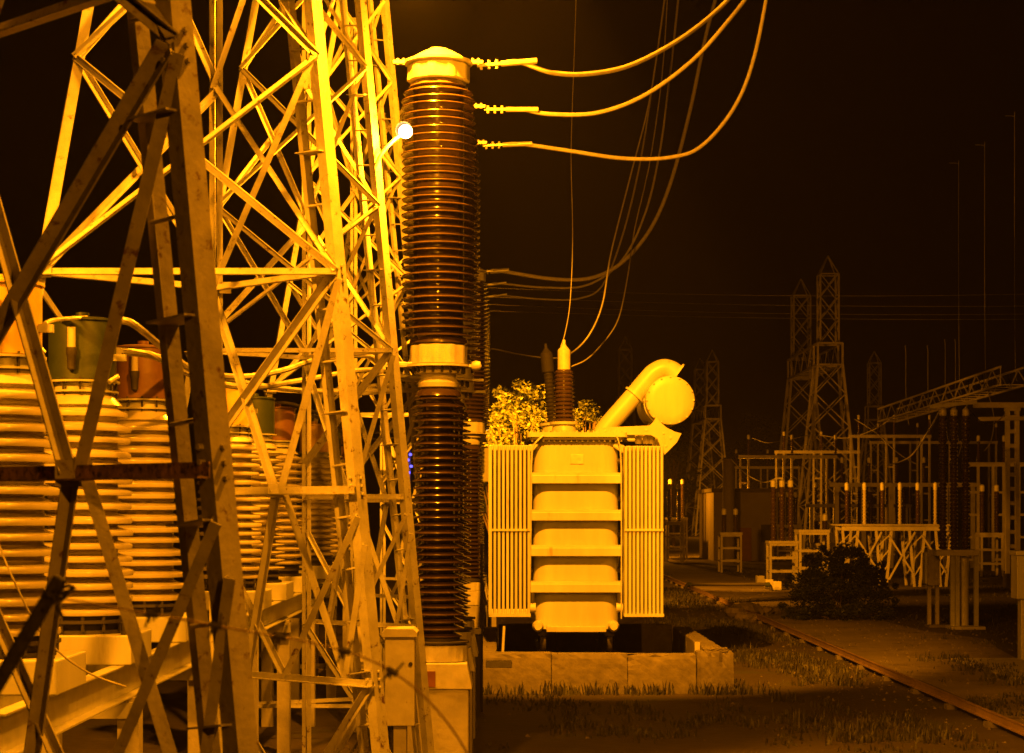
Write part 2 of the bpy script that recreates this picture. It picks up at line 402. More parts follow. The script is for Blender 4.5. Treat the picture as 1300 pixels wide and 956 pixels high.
# ------------------------------------------------------------------ pale current transformers with phase-coloured caps
XL = -3.19
def pale_ct(label, y, m, detailed=True, seed=0):
    rnd = random.Random(seed)
    root = thing('current_transformer', label, 'transformer', (XL, y, 2.06), 'pale current transformers with coloured caps')
    cx = XL
    # oil box on the rails
    MB().box(cx - 0.45, cx + 0.45, y - 0.40, y + 0.40, 2.06, 2.28).obj('tank', TANK, root, bevel=0.012)
    MB().lathe([(0.34, 2.28), (0.34, 2.31), (0.30, 2.31), (0.30, 2.36), (0.37, 2.36), (0.37, 2.385), (0.31, 2.385), (0.31, 2.42)], 36, (cx, y, 0)).obj('base_flange', DARK, root, True)
    if detailed:
        for k in range(14):
            a = 2 * math.pi * k / 14
            MB().rod((cx + 0.35 * math.cos(a), y + 0.35 * math.sin(a), 2.30), (cx + 0.35 * math.cos(a), y + 0.35 * math.sin(a), 2.41), 0.014, 6).obj('bolt', DARK, root)
        MB().rod((cx + 0.38, y - 0.30, 2.28), (cx + 0.38, y - 0.30, 2.37), 0.03, 10).obj('valve', DARK, root, True)
    z0, z1 = 2.42, 3.98
    if detailed: stack(root, 'porcelain', cx, y, z0, z1, 0.0985, 0.265, 0.385, 0.36, CREAM, seg=48, drop=0.026, lip=0.036)
    else: MB().lathe(stack_profile(z0, z1, 16, 0.265, 0.385, 0.36), 40, (cx, y, 0)).obj('porcelain', CREAM, root, True)
    MB().lathe([(0.265, z1), (0.30, z1 + 0.01), (0.255, z1 + 0.06), (0.225, z1 + 0.10), (0.225, z1 + 0.11)], 40, (cx, y, 0)).obj('porcelain_neck', CREAM, root, True)
    zr = 4.085
    nk = MB().lathe([(0.22, zr), (0.27, zr), (0.27, zr + 0.014), (0.225, zr + 0.014), (0.225, zr + 0.075), (0.28, zr + 0.075), (0.28, zr + 0.09), (0.24, zr + 0.09)], 40, (cx, y, 0)).obj('clamp_ring', GALV, root, True)
    if detailed:
        for k in range(12):
            a = 2 * math.pi * (k + 0.3) / 12
            MB().rod((cx + 0.252 * math.cos(a), y + 0.252 * math.sin(a), zr - 0.02), (cx + 0.252 * math.cos(a), y + 0.252 * math.sin(a), zr + 0.11), 0.009, 6).obj('stud', DARK, nk)
    zc = 4.178; zt = 4.62
    cap = MB().lathe([(0.245, zc), (0.252, zc + 0.006), (0.252, zt)], 40, (cx, y, 0)).obj('cap', m, root, True)
    MB().lathe([(0.252, zt), (0.268, zt + 0.002), (0.268, zt + 0.016), (0.20, zt + 0.03), (0.05, zt + 0.04), (0.05, zt + 0.075), (0.0, zt + 0.08)], 40, (cx, y, 0)).obj('lid', m if detailed else m, cap, True)
    if detailed:
        gx = cx - 0.02; gy = y - 0.275
        MB().rod((gx, gy, zt - 0.06), (gx, gy, zt - 0.22), 0.031, 12).obj('oil_gauge', CREAM, root, True)
        MB().lathe([(0.02, -0.17), (0.03, -0.16), (0.036, -0.06), (0.042, -0.05), (0.042, 0.0), (0.03, 0.0)], 12, (gx, gy, zt - 0.21)).obj('gauge_fitting', DARK, root, True)
        MB().bar((cx + 0.25, y - 0.05, zt - 0.27), (cx + 0.34, y - 0.05, zt - 0.27), 0.05, 0.05).obj('terminal', GALV, root)
        MB().rod((cx + 0.22, y - 0.12, zc - 0.02), (cx + 0.30, y - 0.12, zc + 0.03), 0.02, 8).obj('drain_plug', GALV, root, True)
    return root
pale_ct('pale ribbed current transformer with yellow cap, nearest at the left edge', 12.0, YELLOW, True, 1)
pale_ct('pale ribbed current transformer with dark green cap, second in the row', 14.3, GREEN, True, 2)
pale_ct('pale ribbed current transformer with red cap, third in the row', 16.7, RED, True, 3)
pale_ct('pale ribbed current transformer with yellow cap behind the nearest tower leg', 21.9, YELLOW, True, 4)
pale_ct('pale ribbed current transformer with green cap in the second group', 24.2, GREEN, False, 5)
pale_ct('pale ribbed current transformer with red cap in the second group', 26.6, RED, False, 6)
pale_ct('far pale current transformer with yellow cap in the third group', 31.8, YELLOW, False, 7)
pale_ct('far pale current transformer with green cap in the third group', 34.1, GREEN, False, 8)
pale_ct('farthest pale current transformer with red cap at the row end', 36.5, RED, False, 9)
# support rails and posts under them
for gi, (y0, y1, nm) in enumerate(((10.6, 18.0, 'nearest'), (20.6, 28.0, 'middle'), (30.5, 37.8, 'farthest'))):
    t = thing('support_frame', 'channel steel support frame under the %s group of pale current transformers' % nm, 'support', (XL, (y0 + y1) / 2, 0), 'support frames under the pale current transformers')
    for x in (XL - 0.3, XL + 0.30):
        bb = MB(); bb.bar((x, y0, 1.925), (x, y1, 1.925), 0.012, 0.26)
        for z in (1.8, 2.052): bb.bar((x + 0.045, y0, z), (x + 0.045, y1, z), 0.10, 0.012)
        bb.obj('rail', GALV, t)
    for yy in (y0 + 0.5, (y0 + y1) / 2, y1 - 0.5):
        for x in (XL - 0.25, XL + 0.36): MB().bar((x, yy, 0), (x, yy, 1.79), 0.16, 0.16).obj('post', CONCL, t)
        MB().bar((XL - 0.35, yy - 0.12, 1.7), (XL + 0.46, yy - 0.12, 1.7), 0.05, 0.12).obj('cross_beam', GALV, t)

# ------------------------------------------------------------------ tall brown two-stage current transformers
XB = -0.765
def ribbed(r, z0, z1, c, n=22, dep=0.012, seg=88):
    pr = [(r - 0.03, z0), (r, z0 + 0.01), (r, z1 - 0.03), (r - 0.04, z1)]
    mb = MB().lathe(pr, seg, c)
    for i, v in enumerate(mb.v):
        k = i % seg
        if (k * n // seg) % 2: 
            dx, dy = v.x - c[0], v.y - c[1]; l = math.hypot(dx, dy)
            if l > 1e-3: v.x -= dx / l * dep; v.y -= dy / l * dep
    return mb
def brown_ct(label, y, detailed, boxes=True):
    root = thing('brown_current_transformer', label, 'transformer', (XB, y, 0), 'tall brown two-stage current transformers')
    cx = XB
    # concrete stand and steel base
    MB().box(cx - 0.36, cx + 0.36, y - 0.36, y + 0.36, 0, 1.15).obj('pedestal', CONCL, root, bevel=0.02)
    bs = MB(); bs.prism([(cx - 0.40, 1.15), (cx + 0.40, 1.15), (cx + 0.34, 1.45), (cx - 0.34, 1.45)], y - 0.38, y + 0.38); bx = bs.obj('base_box', CASTING, root, bevel=0.012)
    MB().box(cx - 0.24, cx - 0.02, y - 0.396, y - 0.381, 1.18, 1.36).obj('cover_plate', PANEL, bx)
    ribbed(0.345, 1.45, 1.66, (cx, y, 0), 40, 0.008, 120).obj('base_hood', CASTING, root, True)
    MB().lathe([(0.30, 1.66), (0.36, 1.665), (0.36, 1.685), (0.25, 1.69), (0.25, 1.73)], 40, (cx, y, 0)).obj('base_ring', DARK, root, True)
    zl0, zl1, zu0, zu1 = 1.73, 4.52, 5.20, 8.10
    if detailed:
        stack(root, 'lower_porcelain', cx, y, zl0, zl1, 0.0858, 0.185, 0.30, 0.295, BROWN, seg=44, drop=0.034, lip=0.016)
        stack(root, 'upper_porcelain', cx, y, zu0, zu1, 0.0885, 0.295, 0.425, 0.43, BROWN, seg=52, drop=0.034, lip=0.016)
    else:
        MB().lathe(stack_profile(zl0, zl1, 32, 0.20, 0.30, 0.295), 32, (cx, y, 0)).obj('lower_porcelain', BROWN, root, True)
        MB().lathe(stack_profile(zu0, zu1, 33, 0.325, 0.425, 0.43), 32, (cx, y, 0)).obj('upper_porcelain', BROWN, root, True)
    MB().lathe([(0.20, zl1), (0.27, zl1 + 0.005), (0.25, zl1 + 0.06), (0.19, zl1 + 0.10), (0.19, zl1 + 0.16)], 40, (cx, y, 0)).obj('lower_neck', BROWN, root, True)
    # middle joint: ring, bolts, plate, ribbed casting
    MB().lathe([(0.19, 4.62), (0.235, 4.63), (0.245, 4.68), (0.205, 4.73), (0.205, 4.78)], 40, (cx, y, 0)).obj('joint_ring', CASTING, root, True)
    MB().lathe([(0.2, 4.78), (0.28, 4.785), (0.285, 4.81), (0.22, 4.82), (0.22, 4.86)], 40, (cx, y, 0)).obj('joint_flange', CASTING, root, True)
    pl = MB().lathe([(0.22, 4.86), (0.385, 4.862), (0.385, 4.888), (0.30, 4.89)], 40, (cx, y, 0)).obj('joint_plate', CASTING, root, True)
    if detailed:
        for k in range(18):
            a = 2 * math.pi * k / 18
            MB().rod((cx + 0.30 * math.cos(a), y + 0.30 * math.sin(a), 4.79), (cx + 0.30 * math.cos(a), y + 0.30 * math.sin(a), 4.865), 0.017, 6).obj('bolt', DARK, pl)
    ribbed(0.335, 4.89, 5.13, (cx, y, 0)).obj('joint_casting', CASTING, root, True)
    MB().lathe([(0.30, 5.13), (0.34, 5.135), (0.335, 5.17), (0.325, 5.20)], 40, (cx, y, 0)).obj('upper_foot', BROWN, root, True)
    for s_ in (-1, 1):
        tm = MB().bar((cx + s_ * 0.36, y - 0.1, 4.875), (cx + s_ * (0.62 if s_ < 0 else 0.5), y - 0.1, 4.875), 0.09, 0.03).obj('terminal', GALV, root)
        if s_ > 0 and y < 23: MB().lathe([(0, -0.06), (0.045, -0.05), (0.06, 0), (0.045, 0.05), (0, 0.06)], 16, (cx + 0.44, y - 0.12, 4.875), (1, 0, 0)).obj('terminal_knob', CASTING, tm, True)
    # head
    MB().lathe([(0.325, zu1), (0.345, zu1 + 0.01), (0.30, zu1 + 0.07), (0.27, zu1 + 0.10)], 40, (cx, y, 0)).obj('upper_neck', BROWN, root, True)
    ribbed(0.365, 8.18, 8.385, (cx, y, 0), 20).obj('head_casting', CASTING, root, True)
    MB().lathe([(0.37, 8.385), (0.40, 8.39), (0.40, 8.415), (0.35, 8.425), (0.30, 8.46), (0.18, 8.53), (0.115, 8.545), (0.11, 8.565), (0.0, 8.575)], 40, (cx, y, 0)).obj('head_dome', CASTING, root, True)
    for s_ in (-1, 1):
        tm = MB().bar((cx + s_ * 0.34, y - 0.05, 8.40), (cx + s_ * 0.52, y - 0.05, 8.40), 0.10, 0.035).obj('head_terminal', GALV, root)
        if detailed:
            for q in (0.40, 0.47): MB().rod((cx + s_ * q, y - 0.08, 8.37), (cx + s_ * q, y - 0.08, 8.44), 0.016, 6).obj('bolt', GALV, tm)
    return root
brown_ct('tall brown ribbed two-stage column nearest, in front of the lamp', 22.0, True)
brown_ct('tall brown ribbed column directly behind the nearest brown column', 24.4, True)
brown_ct('third tall brown ribbed column, hidden but for its right edge', 26.8, True)
brown_ct('first brown column of the far group, left of the transformer', 41.2, False)
brown_ct('second brown column of the far group, left of the transformer', 43.6, False)
brown_ct('last brown column of the far group, left of the transformer', 46.0, False)

# ------------------------------------------------------------------ power transformer
DT = 36.0
def q(px, py, d=DT): return P(px, py, d)
def X(px, d=DT): return (px - HX) * d / F
def Z(py, d=DT): return EYE + (HY - py) * d / F
tx0, tx1 = X(677), X(786); ty0, ty1 = DT + 0.05, DT + 4.4
tr = thing('power_transformer', 'large pale power transformer with two finned radiators and round conservator', 'transformer', ((tx0 + tx1) / 2, DT + 2, 0))
MB().prism(rrect(tx0, tx1, ty0, ty1, 0.30, 8), Z(799), Z(556), 'XY').obj('tank', TANK, tr, True)
MB().prism(rrect(tx0 - 0.12, tx1 + 0.16, ty0 - 0.16, ty1 + 0.1, 0.10, 5), Z(555), Z(549), 'XY').obj('tank_lid', TANK, tr, True)
MB().prism(rrect(tx0 - 0.10, tx1 + 0.12, ty0 - 0.14, ty1 + 0.1, 0.10, 5), Z(558.5), Z(555.6), 'XY').obj('tank_flange', DARK, tr, True)
for y0, y1 in ((600, 614), (647, 661), (692, 706), (738, 752)):
    bd = MB(); z0, z1 = Z(y1), Z(y0)
    pr = [(ty0 - 0.20, z0), (ty0 + 0.5, z0), (ty0 + 0.5, z1), (ty0 - 0.12, z1), (ty0 - 0.20, z1 - 0.05)]
    bd.add([(x, a, c) for x in (tx0 - 0.065, tx1 + 0.055) for a, c in pr], [(0, 1, 2, 3, 4), (9, 8, 7, 6, 5)] + [(i, (i + 1) % 5, 5 + (i + 1) % 5, 5 + i) for i in range(5)])
    bd.obj('stiffening_band', TANK, tr, bevel=0.012)
MB().box(tx0 + 0.25, tx1 - 0.25, ty0 - 0.17, ty0 + 0.0, Z(802), Z(795)).obj('skirt', TANK, tr, bevel=0.01)
for x in (X(683), X(779)):
    MB().lathe([(0.0, -0.12), (0.07, -0.12), (0.09, -0.05), (0.11, 0.0), (0.11, 0.12)], 14, (x, ty0 - 0.05, Z(795)), (0, 1, 0)).obj('jacking_lug', CASTING, tr, True)
for x in (X(690), X(775)):
    MB().lathe([(0.0, -0.06), (0.05, -0.06), (0.2, -0.05), (0.24, -0.05), (0.24, 0.05), (0.2, 0.06), (0, 0.06)], 20, (x, DT + 0.5, 0.70), (1, 0, 0)).obj('wheel', DARK, tr, True)
    MB().lathe([(0.0, -0.06), (0.05, -0.06), (0.2, -0.05), (0.24, -0.05), (0.24, 0.05), (0.2, 0.06), (0, 0.06)], 20, (x, DT + 3.6, 0.70), (1, 0, 0)).obj('wheel', DARK, tr, True)
    MB().bar((x, DT + 0.1, 0.28), (x, DT + 4.3, 0.28), 0.2, 0.36).obj('track_beam', DARK, tr)
    MB().bar((x, DT + 0.2, 0.86), (x, DT + 4.2, 0.86), 0.18, 0.12).obj('bogie', DARK, tr)
bm_ = MB().rod((0, 0, 0), (0, 0, 0.035), 0.020, 6).mesh('bolt', CASTING)
for i in range(17): place('bolt', bm_, tr, Vector((tx0 - 0.02 + i * (tx1 - tx0 + 0.06) / 16, ty0 - 0.11, Z(549))) - tr.location)
for i in range(17): place('bolt', bm_, tr, Vector((tx0 - 0.02 + i * (tx1 - tx0 + 0.06) / 16, ty0 - 0.09, Z(558.5) - 0.03)) - tr.location)
MB().tube(spline([(X(672), DT - 0.18, Z(770)), (X(674), DT - 0.2, Z(640)), (X(674.5), DT - 0.2, Z(585)), (X(678), DT - 0.15, Z(565)), (X(690), DT - 0.12, Z(553))], 5), 0.018, 8).obj('conduit', GALV, tr, True)
MB().tube(spline([(X(788), DT - 0.2, Z(785)), (X(788), DT - 0.22, Z(640)), (X(787), DT - 0.2, Z(575)), (X(782), DT - 0.15, Z(553))], 5), 0.014, 8).obj('conduit', GALV, tr, True)
MB().box(X(724), X(741), ty0 - 0.02, ty0 + 0.01, Z(589), Z(577)).obj('name_plate', GALV, tr, bevel=0.004)
MB().bar((X(733), ty0 - 0.006, Z(597)), (X(733), ty0 - 0.006, Z(561)), 0.012, 0.012).obj('weld_seam', TANK, tr)
MB().bar((X(733), ty0 - 0.005, Z(795)), (X(733), ty0 - 0.005, Z(753)), 0.012, 0.012).obj('weld_seam', TANK, tr)
# radiators: ten fins seen on edge
def radiator(x0, x1, ztop, zbot, n, name):
    yb0, yb1 = DT - 0.45, DT + 1.3
    r0 = MB().bar((x0, yb0 + 0.25, ztop - 0.03), (x1, yb0 + 0.25, ztop - 0.03), 0.14, 0.10).obj(name, TANK, tr, bevel=0.02)
    MB().bar((x0, yb0 + 0.25, zbot + 0.05), (x1, yb0 + 0.25, zbot + 0.05), 0.14, 0.10).obj('bottom_header', TANK, r0, bevel=0.02)
    MB().box(x0 - 0.035, x1 + 0.035, yb0 - 0.03, yb0 + 0.5, zbot - 0.035, zbot + 0.02).obj('bottom_strip', TANK, r0)
    MB().box(x0 - 0.02, x1 + 0.02, yb1 + 0.005, yb1 + 0.06, zbot, ztop).obj('gap_shade_panel', DARK, r0)  # dark sheet added to make the gaps between fins look shaded
    st = (x1 - x0) / (n - 1)
    fm = MB().prism(rrect(-0.026, 0.026, 0, yb1 - yb0, 0.018, 3), 0, ztop - zbot, 'XY').mesh('fin', TANK, smooth=True)
    base = r0.location + tr.location
    for i in range(n): place('fin', fm, r0, Vector((x0 + st * i, yb0, zbot)) - base)
    zc_ = Z(672.5); MB().box(x0 - 0.03, x1 + 0.03, yb0 - 0.03, yb0 - 0.004, zc_ - 0.022, zc_ + 0.022).obj('clamp_bar', TANK, r0)
    return r0
ra = radiator(X(623), X(671), Z(567), Z(779), 10, 'radiator')
MB().box(X(620.5), X(624.5), DT - 0.49, DT + 1.2, Z(779), Z(567)).obj('side_plate', TANK, ra)
rb = radiator(X(793), X(838), Z(568), Z(779), 10, 'radiator')
MB().bar((X(671), DT + 0.1, Z(570)), (X(684), DT + 0.1, Z(563)), 0.14, 0.14).obj('oil_pipe', TANK, tr, bevel=0.03)
MB().bar((X(780), DT + 0.1, Z(563)), (X(794), DT + 0.1, Z(572)), 0.14, 0.14).obj('oil_pipe', TANK, tr, bevel=0.03)
for x in (X(676), X(786)):
    MB().rod((x - 0.06, DT - 0.1, Z(771)), (x + 0.06, DT - 0.1, Z(771)), 0.09, 14).obj('oil_valve', CASTING, tr, True)
    MB().rod((x, DT - 0.1, Z(752)), (x, DT - 0.1, Z(768)), 0.045, 10).obj('valve_stem', DARK, tr, True)
for y in (585, 632, 678, 724):
    MB().rod((X(671), DT + 0.3, Z(y)), (X(682), DT + 0.3, Z(y)), 0.06, 10).obj('oil_pipe', DARK, tr, True)
    MB().rod((X(782), DT + 0.3, Z(y)), (X(794), DT + 0.3, Z(y)), 0.06, 10).obj('oil_pipe', DARK, tr, True)
# vent pipe
vp = [q(764, 552, 36.4), q(772, 540, 36.4), q(800, 508, 36.4), q(822, 482, 36.4), q(831, 473, 36.4), q(842, 468, 36.4), q(852, 470, 36.4), q(859, 475, 36.4)]
vpo = MB().tube(spline(vp, 6), 0.185, 20).obj('vent_pipe', TANK, tr, True)
MB().lathe([(0.0, 0.0), (0.235, 0.0), (0.235, 0.035), (0.0, 0.035)], 20, q(858, 474, 36.4), (0.75, 0, -0.55)).obj('vent_flange', CASTING, vpo, True)
MB().lathe([(0.185, 0.0), (0.225, 0.0), (0.225, 0.04), (0.185, 0.04)], 20, q(805, 502.5, 36.4), (0.66, 0, 0.75)).obj('vent_clamp', CASTING, vpo, True)
# conservator drum
cc = q(851, 508, 36.0)
co = MB().lathe([(0.0, -0.02), (0.30, -0.012), (0.44, 0.0), (0.465, 0.02), (0.47, 0.06), (0.47, 2.4), (0.40, 2.45), (0, 2.46)], 40, cc, (0, 1, 0)).obj('conservator', TANK, tr, True)
MB().lathe([(0.472, 0.0), (0.485, 0.0), (0.485, 0.04), (0.472, 0.04)], 40, cc + Vector((0, 0.35, 0)), (0, 1, 0)).obj('conservator_band', TANK, co, True)
for k in range(16):
    a_ = 2 * math.pi * k / 16; MB().rod(cc + Vector((0.445 * math.cos(a_), -0.03, 0.445 * math.sin(a_))), cc + Vector((0.445 * math.cos(a_), 0.01, 0.445 * math.sin(a_))), 0.016, 6).obj('bolt', CASTING, co)
MB().tube(spline([cc + Vector((-0.1, 0.6, -0.45)), cc + Vector((-0.12, 0.6, -0.62)), cc + Vector((-0.3, 0.6, -0.72)), cc + Vector((-0.9, 0.6, -0.74))], 5), 0.035, 8).obj('oil_pipe', TANK, co, True)
# bracket
pl_ = [(752, 552), (760, 543), (824, 540.5), (829, 536), (833, 530), (838, 536), (846, 543), (856, 548), (865, 550.5), (859, 562), (842, 579), (838, 566), (834, 557), (826, 552.5)]
MB().prism([(X(a), Z(c)) for a, c in pl_], DT - 0.06, DT - 0.015).obj('bracket', TANK, tr, bevel=0.006)
MB().prism([(X(a), Z(c)) for a, c in pl_], DT + 1.5, DT + 1.55).obj('bracket', TANK, tr)
for a, c in ((768, 547), (820, 546), (842, 550), (851, 556), (845, 566)): MB().rod((X(a), DT - 0.08, Z(c)), (X(a), DT - 0.055, Z(c)), 0.022, 8).obj('bolt', CASTING, tr)
for x in (X(812), X(822), X(829)): MB().rod((x, DT + 0.3, Z(548)), (x, DT + 0.3, Z(563)), 0.07, 10).obj('oil_pipe', CASTING, tr, True)
# bushings
def bushing(root, base, axis, h0, h1, h2, rs, m_cap, nm, pm=BROWN):
    A = Vector(axis).normalized()
    t0 = MB().lathe([(0.30, 0), (0.30, h0 * 0.25), (0.24, h0 * 0.3), (0.22, h0 * 0.75), (0.28, h0 * 0.8), (0.28, h0)], 28, base, A).obj(nm, TANK, root, True)
    MB().lathe(stack_profile(h0, h0 + h1, 13, rs * 0.72, rs, rs * 0.86), 28, base, A).obj('porcelain', pm, t0, True)
    MB().lathe([(0.10, h0 + h1), (0.125, h0 + h1 + 0.02), (0.125, h0 + h1 + h2 * 0.75), (0.06, h0 + h1 + h2 * 0.9), (0.03, h0 + h1 + h2), (0.03, h0 + h1 + h2 * 1.15), (0, h0 + h1 + h2 * 1.16)], 20, base, A).obj('bushing_cap', m_cap, t0, True)
bushing(tr, q(716, 552, 36.8), (0, 0, 1), 0.25, 1.0, 0.52, 0.23, CASTING, 'bushing_turret')
bushing(tr, q(703, 552, 38.6), (-0.09, 0, 1), 0.25, 1.02, 0.52, 0.12, BLACK, 'bushing_turret', BLACK)
# bund wall round the transformer: concrete courses
bw = thing('bund_wall', 'low cracked concrete wall in front of the power transformer', 'wall', (X(766, 33), 33, 0))
wz = 3.2 - (829 - 648) * 33 / F
xs_ = [X(608, 33), X(700, 33), X(797, 33), X(884, 33)]
def rough_block(x0, x1, y0, y1, z0, z1, name, parent, seed, m=CONC, amp=0.005, chips=()):
    import bmesh
    rr = random.Random(seed); me = bpy.data.meshes.new(name); bm = bmesh.new()
    bmesh.ops.create_cube(bm, size=1.0)
    bmesh.ops.subdivide_edges(bm, edges=list(bm.edges), cuts=9, use_grid_fill=True)
    for v in bm.verts:
        x = x0 + (x1 - x0) * (v.co.x + 0.5); y = y0 + (y1 - y0) * (v.co.y + 0.5); z = z0 + (z1 - z0) * (v.co.z + 0.5)
        ed = (abs(abs(v.co.x) - 0.5) < 1e-4) + (abs(abs(v.co.y) - 0.5) < 1e-4) + (abs(abs(v.co.z) - 0.5) < 1e-4)
        k = amp * (1 + (ed > 1) * 1.2)
        if ed > 1 and v.co.z > 0.4: z -= rr.random() * 0.03; y += rr.random() * 0.03 * (1 if v.co.y < 0 else -1)
        for cx_, cr_ in chips:
            if abs(x - cx_) < cr_ and v.co.z > 0.25 and v.co.y < 0: y += 0.05 * rr.random(); z -= 0.05 * rr.random()
        v.co = (x - parent.location.x + rr.uniform(-k, k) * 0.4, y - parent.location.y + rr.uniform(-k, k), z - parent.location.z + rr.uniform(-k, k) * 0.6)
    bm.to_mesh(me); bm.free(); me.materials.append(m)
    return place(name, me, parent)
for i in range(3):
    rough_block(xs_[i] + 0.006, xs_[i + 1] - 0.006, 33, 33.35, -0.2, wz - 0.012 * i, 'block', bw, 30 + i, chips=((X(830, 33), 0.2), (X(800, 33), 0.15)) if i == 2 else ())
rough_block(X(885, 33), X(931, 33), 32.96, 33.4, -0.2, wz + 0.03, 'end_block', bw, 40, amp=0.009, chips=((X(925, 33), 0.15),))
rough_block(X(893, 33), X(925, 33), 33.05, 33.3, wz + 0.01, wz + 0.075, 'loose_cap', bw, 41, amp=0.008)
for i in range(5): rough_block(X(931, 33) - 0.35, X(931, 33), 33.41 + i * 1.5, 34.89 + i * 1.5, -0.2, wz - 0.02, 'block', bw, 50 + i)
for i in range(5): rough_block(X(608, 33), X(608, 33) + 0.3, 33.37 + i * 1.5, 34.85 + i * 1.5, -0.2, wz - 0.02, 'block', bw, 60 + i)
for i in range(3): rough_block(X(608, 33) + 0.32 + i * 1.27, X(608, 33) + 1.57 + i * 1.27, 41.3, 41.6, -0.2, wz, 'block', bw, 70 + i)
sl = MB().box(X(640, 35.3), X(880, 35.3), 35.2, 41.2, 0, 0.10).obj('transformer_plinth', DARK, bevel=0.02); tag(sl, 'plinth coloured dark for shade under the power transformer behind the low wall', 'plinth')  # dark colour puts the shade below the tank into the plinth
pz = MB().bar(P(885, 832, 33.7), P(885, 815, 33.7), 0.09).obj('stub_post', CONCL); tag(pz, 'short stub post behind the right end of the low wall', 'post')
rod_ = MB().rod(P(638, 832, 34.5), P(640, 795, 34.6), 0.025, 8).obj('earthing_rod', ALU); tag(rod_, 'thin rod standing left under the power transformer', 'rod')
bo = thing('control_cabinet', 'plain pale cabinet behind the left radiator of the transformer', 'cabinet', (X(612, 44), 44.3, 0))
MB().box(X(602, 44), X(632, 44), 44, 44.8, Z(612, 44), Z(567, 44)).obj('body', TANK, bo, bevel=0.02)
MB().box(X(604, 44), X(610, 44), 44.2, 44.6, 0, Z(612, 44)).obj('leg', CONCL, bo)
MB().box(X(624, 44), X(630, 44), 44.2, 44.6, 0, Z(612, 44)).obj('leg', CONCL, bo)

jb = thing('junction_box', 'pale upright junction box with overhanging lid left of the brown column foot', 'cabinet', (X(508, 18.5), 18.5, 0))
MB().box(X(489, 18.5), X(527, 18.5), 18.4, 18.72, 1.1, Z(808, 18.5)).obj('body', CASTING, jb, bevel=0.012)
MB().prism([(X(485.5, 18.5), Z(808, 18.5)), (X(530.5, 18.5), Z(808, 18.5)), (X(530.5, 18.5), Z(802, 18.5)), (X(525, 18.5), Z(797, 18.5)), (X(491, 18.5), Z(797, 18.5)), (X(485.5, 18.5), Z(802, 18.5))], 18.36, 18.76).obj('lid', CASTING, jb, bevel=0.006)
MB().box(X(500, 18.5), X(516, 18.5), 18.45, 18.68, 0, 1.1).obj('post', CONCL, jb)
MB().rod((X(522, 18.5), 18.38, Z(842, 18.5)), (X(522, 18.5), 18.41, Z(842, 18.5)), 0.02, 10).obj('lock', DARK, jb, True)
# conduit post and small junction box beside the brown columns
cp = thing('conduit_post', 'thin upright conduit post right of the brown column foot', 'post', P(611, 900, 30) * 1)
cp.location.z = 0
MB().rod((X(611.5, 30), 30, 0), P(611.5, 690, 30), 0.022, 8).obj('pipe', DARK, cp, True)
MB().bar(P(586, 801, 30), P(611, 801, 30), 0.35, 0.09).obj('box_lid', CASTING, cp, bevel=0.02)
MB().box(X(588, 30), X(610, 30), 29.85, 30.2, 0, Z(806, 30)).obj('box', DARK, cp)
bq = MB().box(X(617, 31), X(650, 31), 30.7, 31.0, Z(846, 31), Z(838, 31)).obj('cable_tray', CASTING, bevel=0.01); tag(bq, 'short pale cable tray against the low concrete wall', 'tray')

# ------------------------------------------------------------------ conductors
def wire(pts, r, label, m=ALU, clamp=True, group='conductors'):
    w3 = [P(*p) for p in pts]
    root = thing('conductor', label, 'cable', w3[0], group)
    MB().tube(spline(w3, 8), r, 8).obj('strand', m, root, True)
    if clamp:
        a = w3[0]; c_ = w3[1]; d_ = (c_ - a).normalized()
        e = a + d_ * 0.42
        cl = MB().bar(a - d_ * 0.28, a + d_ * 0.05, 0.055, 0.03).obj('clamp', GALV, root)
        MB().rod(a, e, r * 1.18, 10).obj('sleeve', GALV, root, True)
        for k in range(3): p_ = a - d_ * (0.05 + 0.09 * k); MB().rod(p_ + Vector((0, 0, -0.05)), p_ + Vector((0, 0, 0.05)), 0.018, 6).obj('bolt', GALV, cl)
wire([(636, 81, 22), (660, 79, 22), (700, 92, 22.1), (745, 94, 22.3), (800, 83, 22.6), (860, 52, 23), (905, 18, 23.4), (935, -14, 23.6), (990, -90, 24)], 0.029, 'topmost bright conductor running right from the head of the nearest brown column')
wire([(642, 139, 24.4), (664, 139, 24.4), (700, 145, 24.5), (760, 143, 24.7), (820, 120, 25), (880, 76, 25.4), (925, 26, 25.7), (955, -14, 26), (1000, -90, 26.2)], 0.029, 'second bright conductor, running right from the second brown column head')
wire([(638, 184, 26.8), (662, 183, 26.8), (720, 191, 26.9), (790, 201, 27.1), (850, 200, 27.3), (890, 186, 27.5), (930, 140, 27.8), (955, 82, 28), (974, -8, 28.3), (985, -90, 28.6)], 0.029, 'third bright conductor, sagging lowest before turning steeply up')
wire([(622, 345, 41.2), (635, 344, 41.2), (700, 354, 41.4), (750, 353, 41.6), (790, 333, 42), (825, 292, 42.3), (850, 236, 42.6), (875, 145, 43), (895, 50, 43.3), (912, -15, 43.6), (930, -90, 44)], 0.042, 'thinner conductor from the far column group rising right past the bright ones')
wire([(620, 362, 43.6), (634, 360, 43.6), (690, 365, 43.8), (745, 362, 44), (790, 330, 44.3), (820, 268, 44.5), (838, 190, 45), (850, 100, 45.4), (862, -10, 46), (868, -80, 46)], 0.026, 'thin dim conductor from the second far brown column')
wire([(622, 377, 46), (634, 375, 46), (690, 380, 46.2), (735, 379, 46.4), (765, 362, 46.6), (790, 300, 47), (812, 210, 47.4), (828, 110, 47.8), (845, -10, 48), (850, -80, 48)], 0.022, 'thinnest dim conductor from the last far brown column')
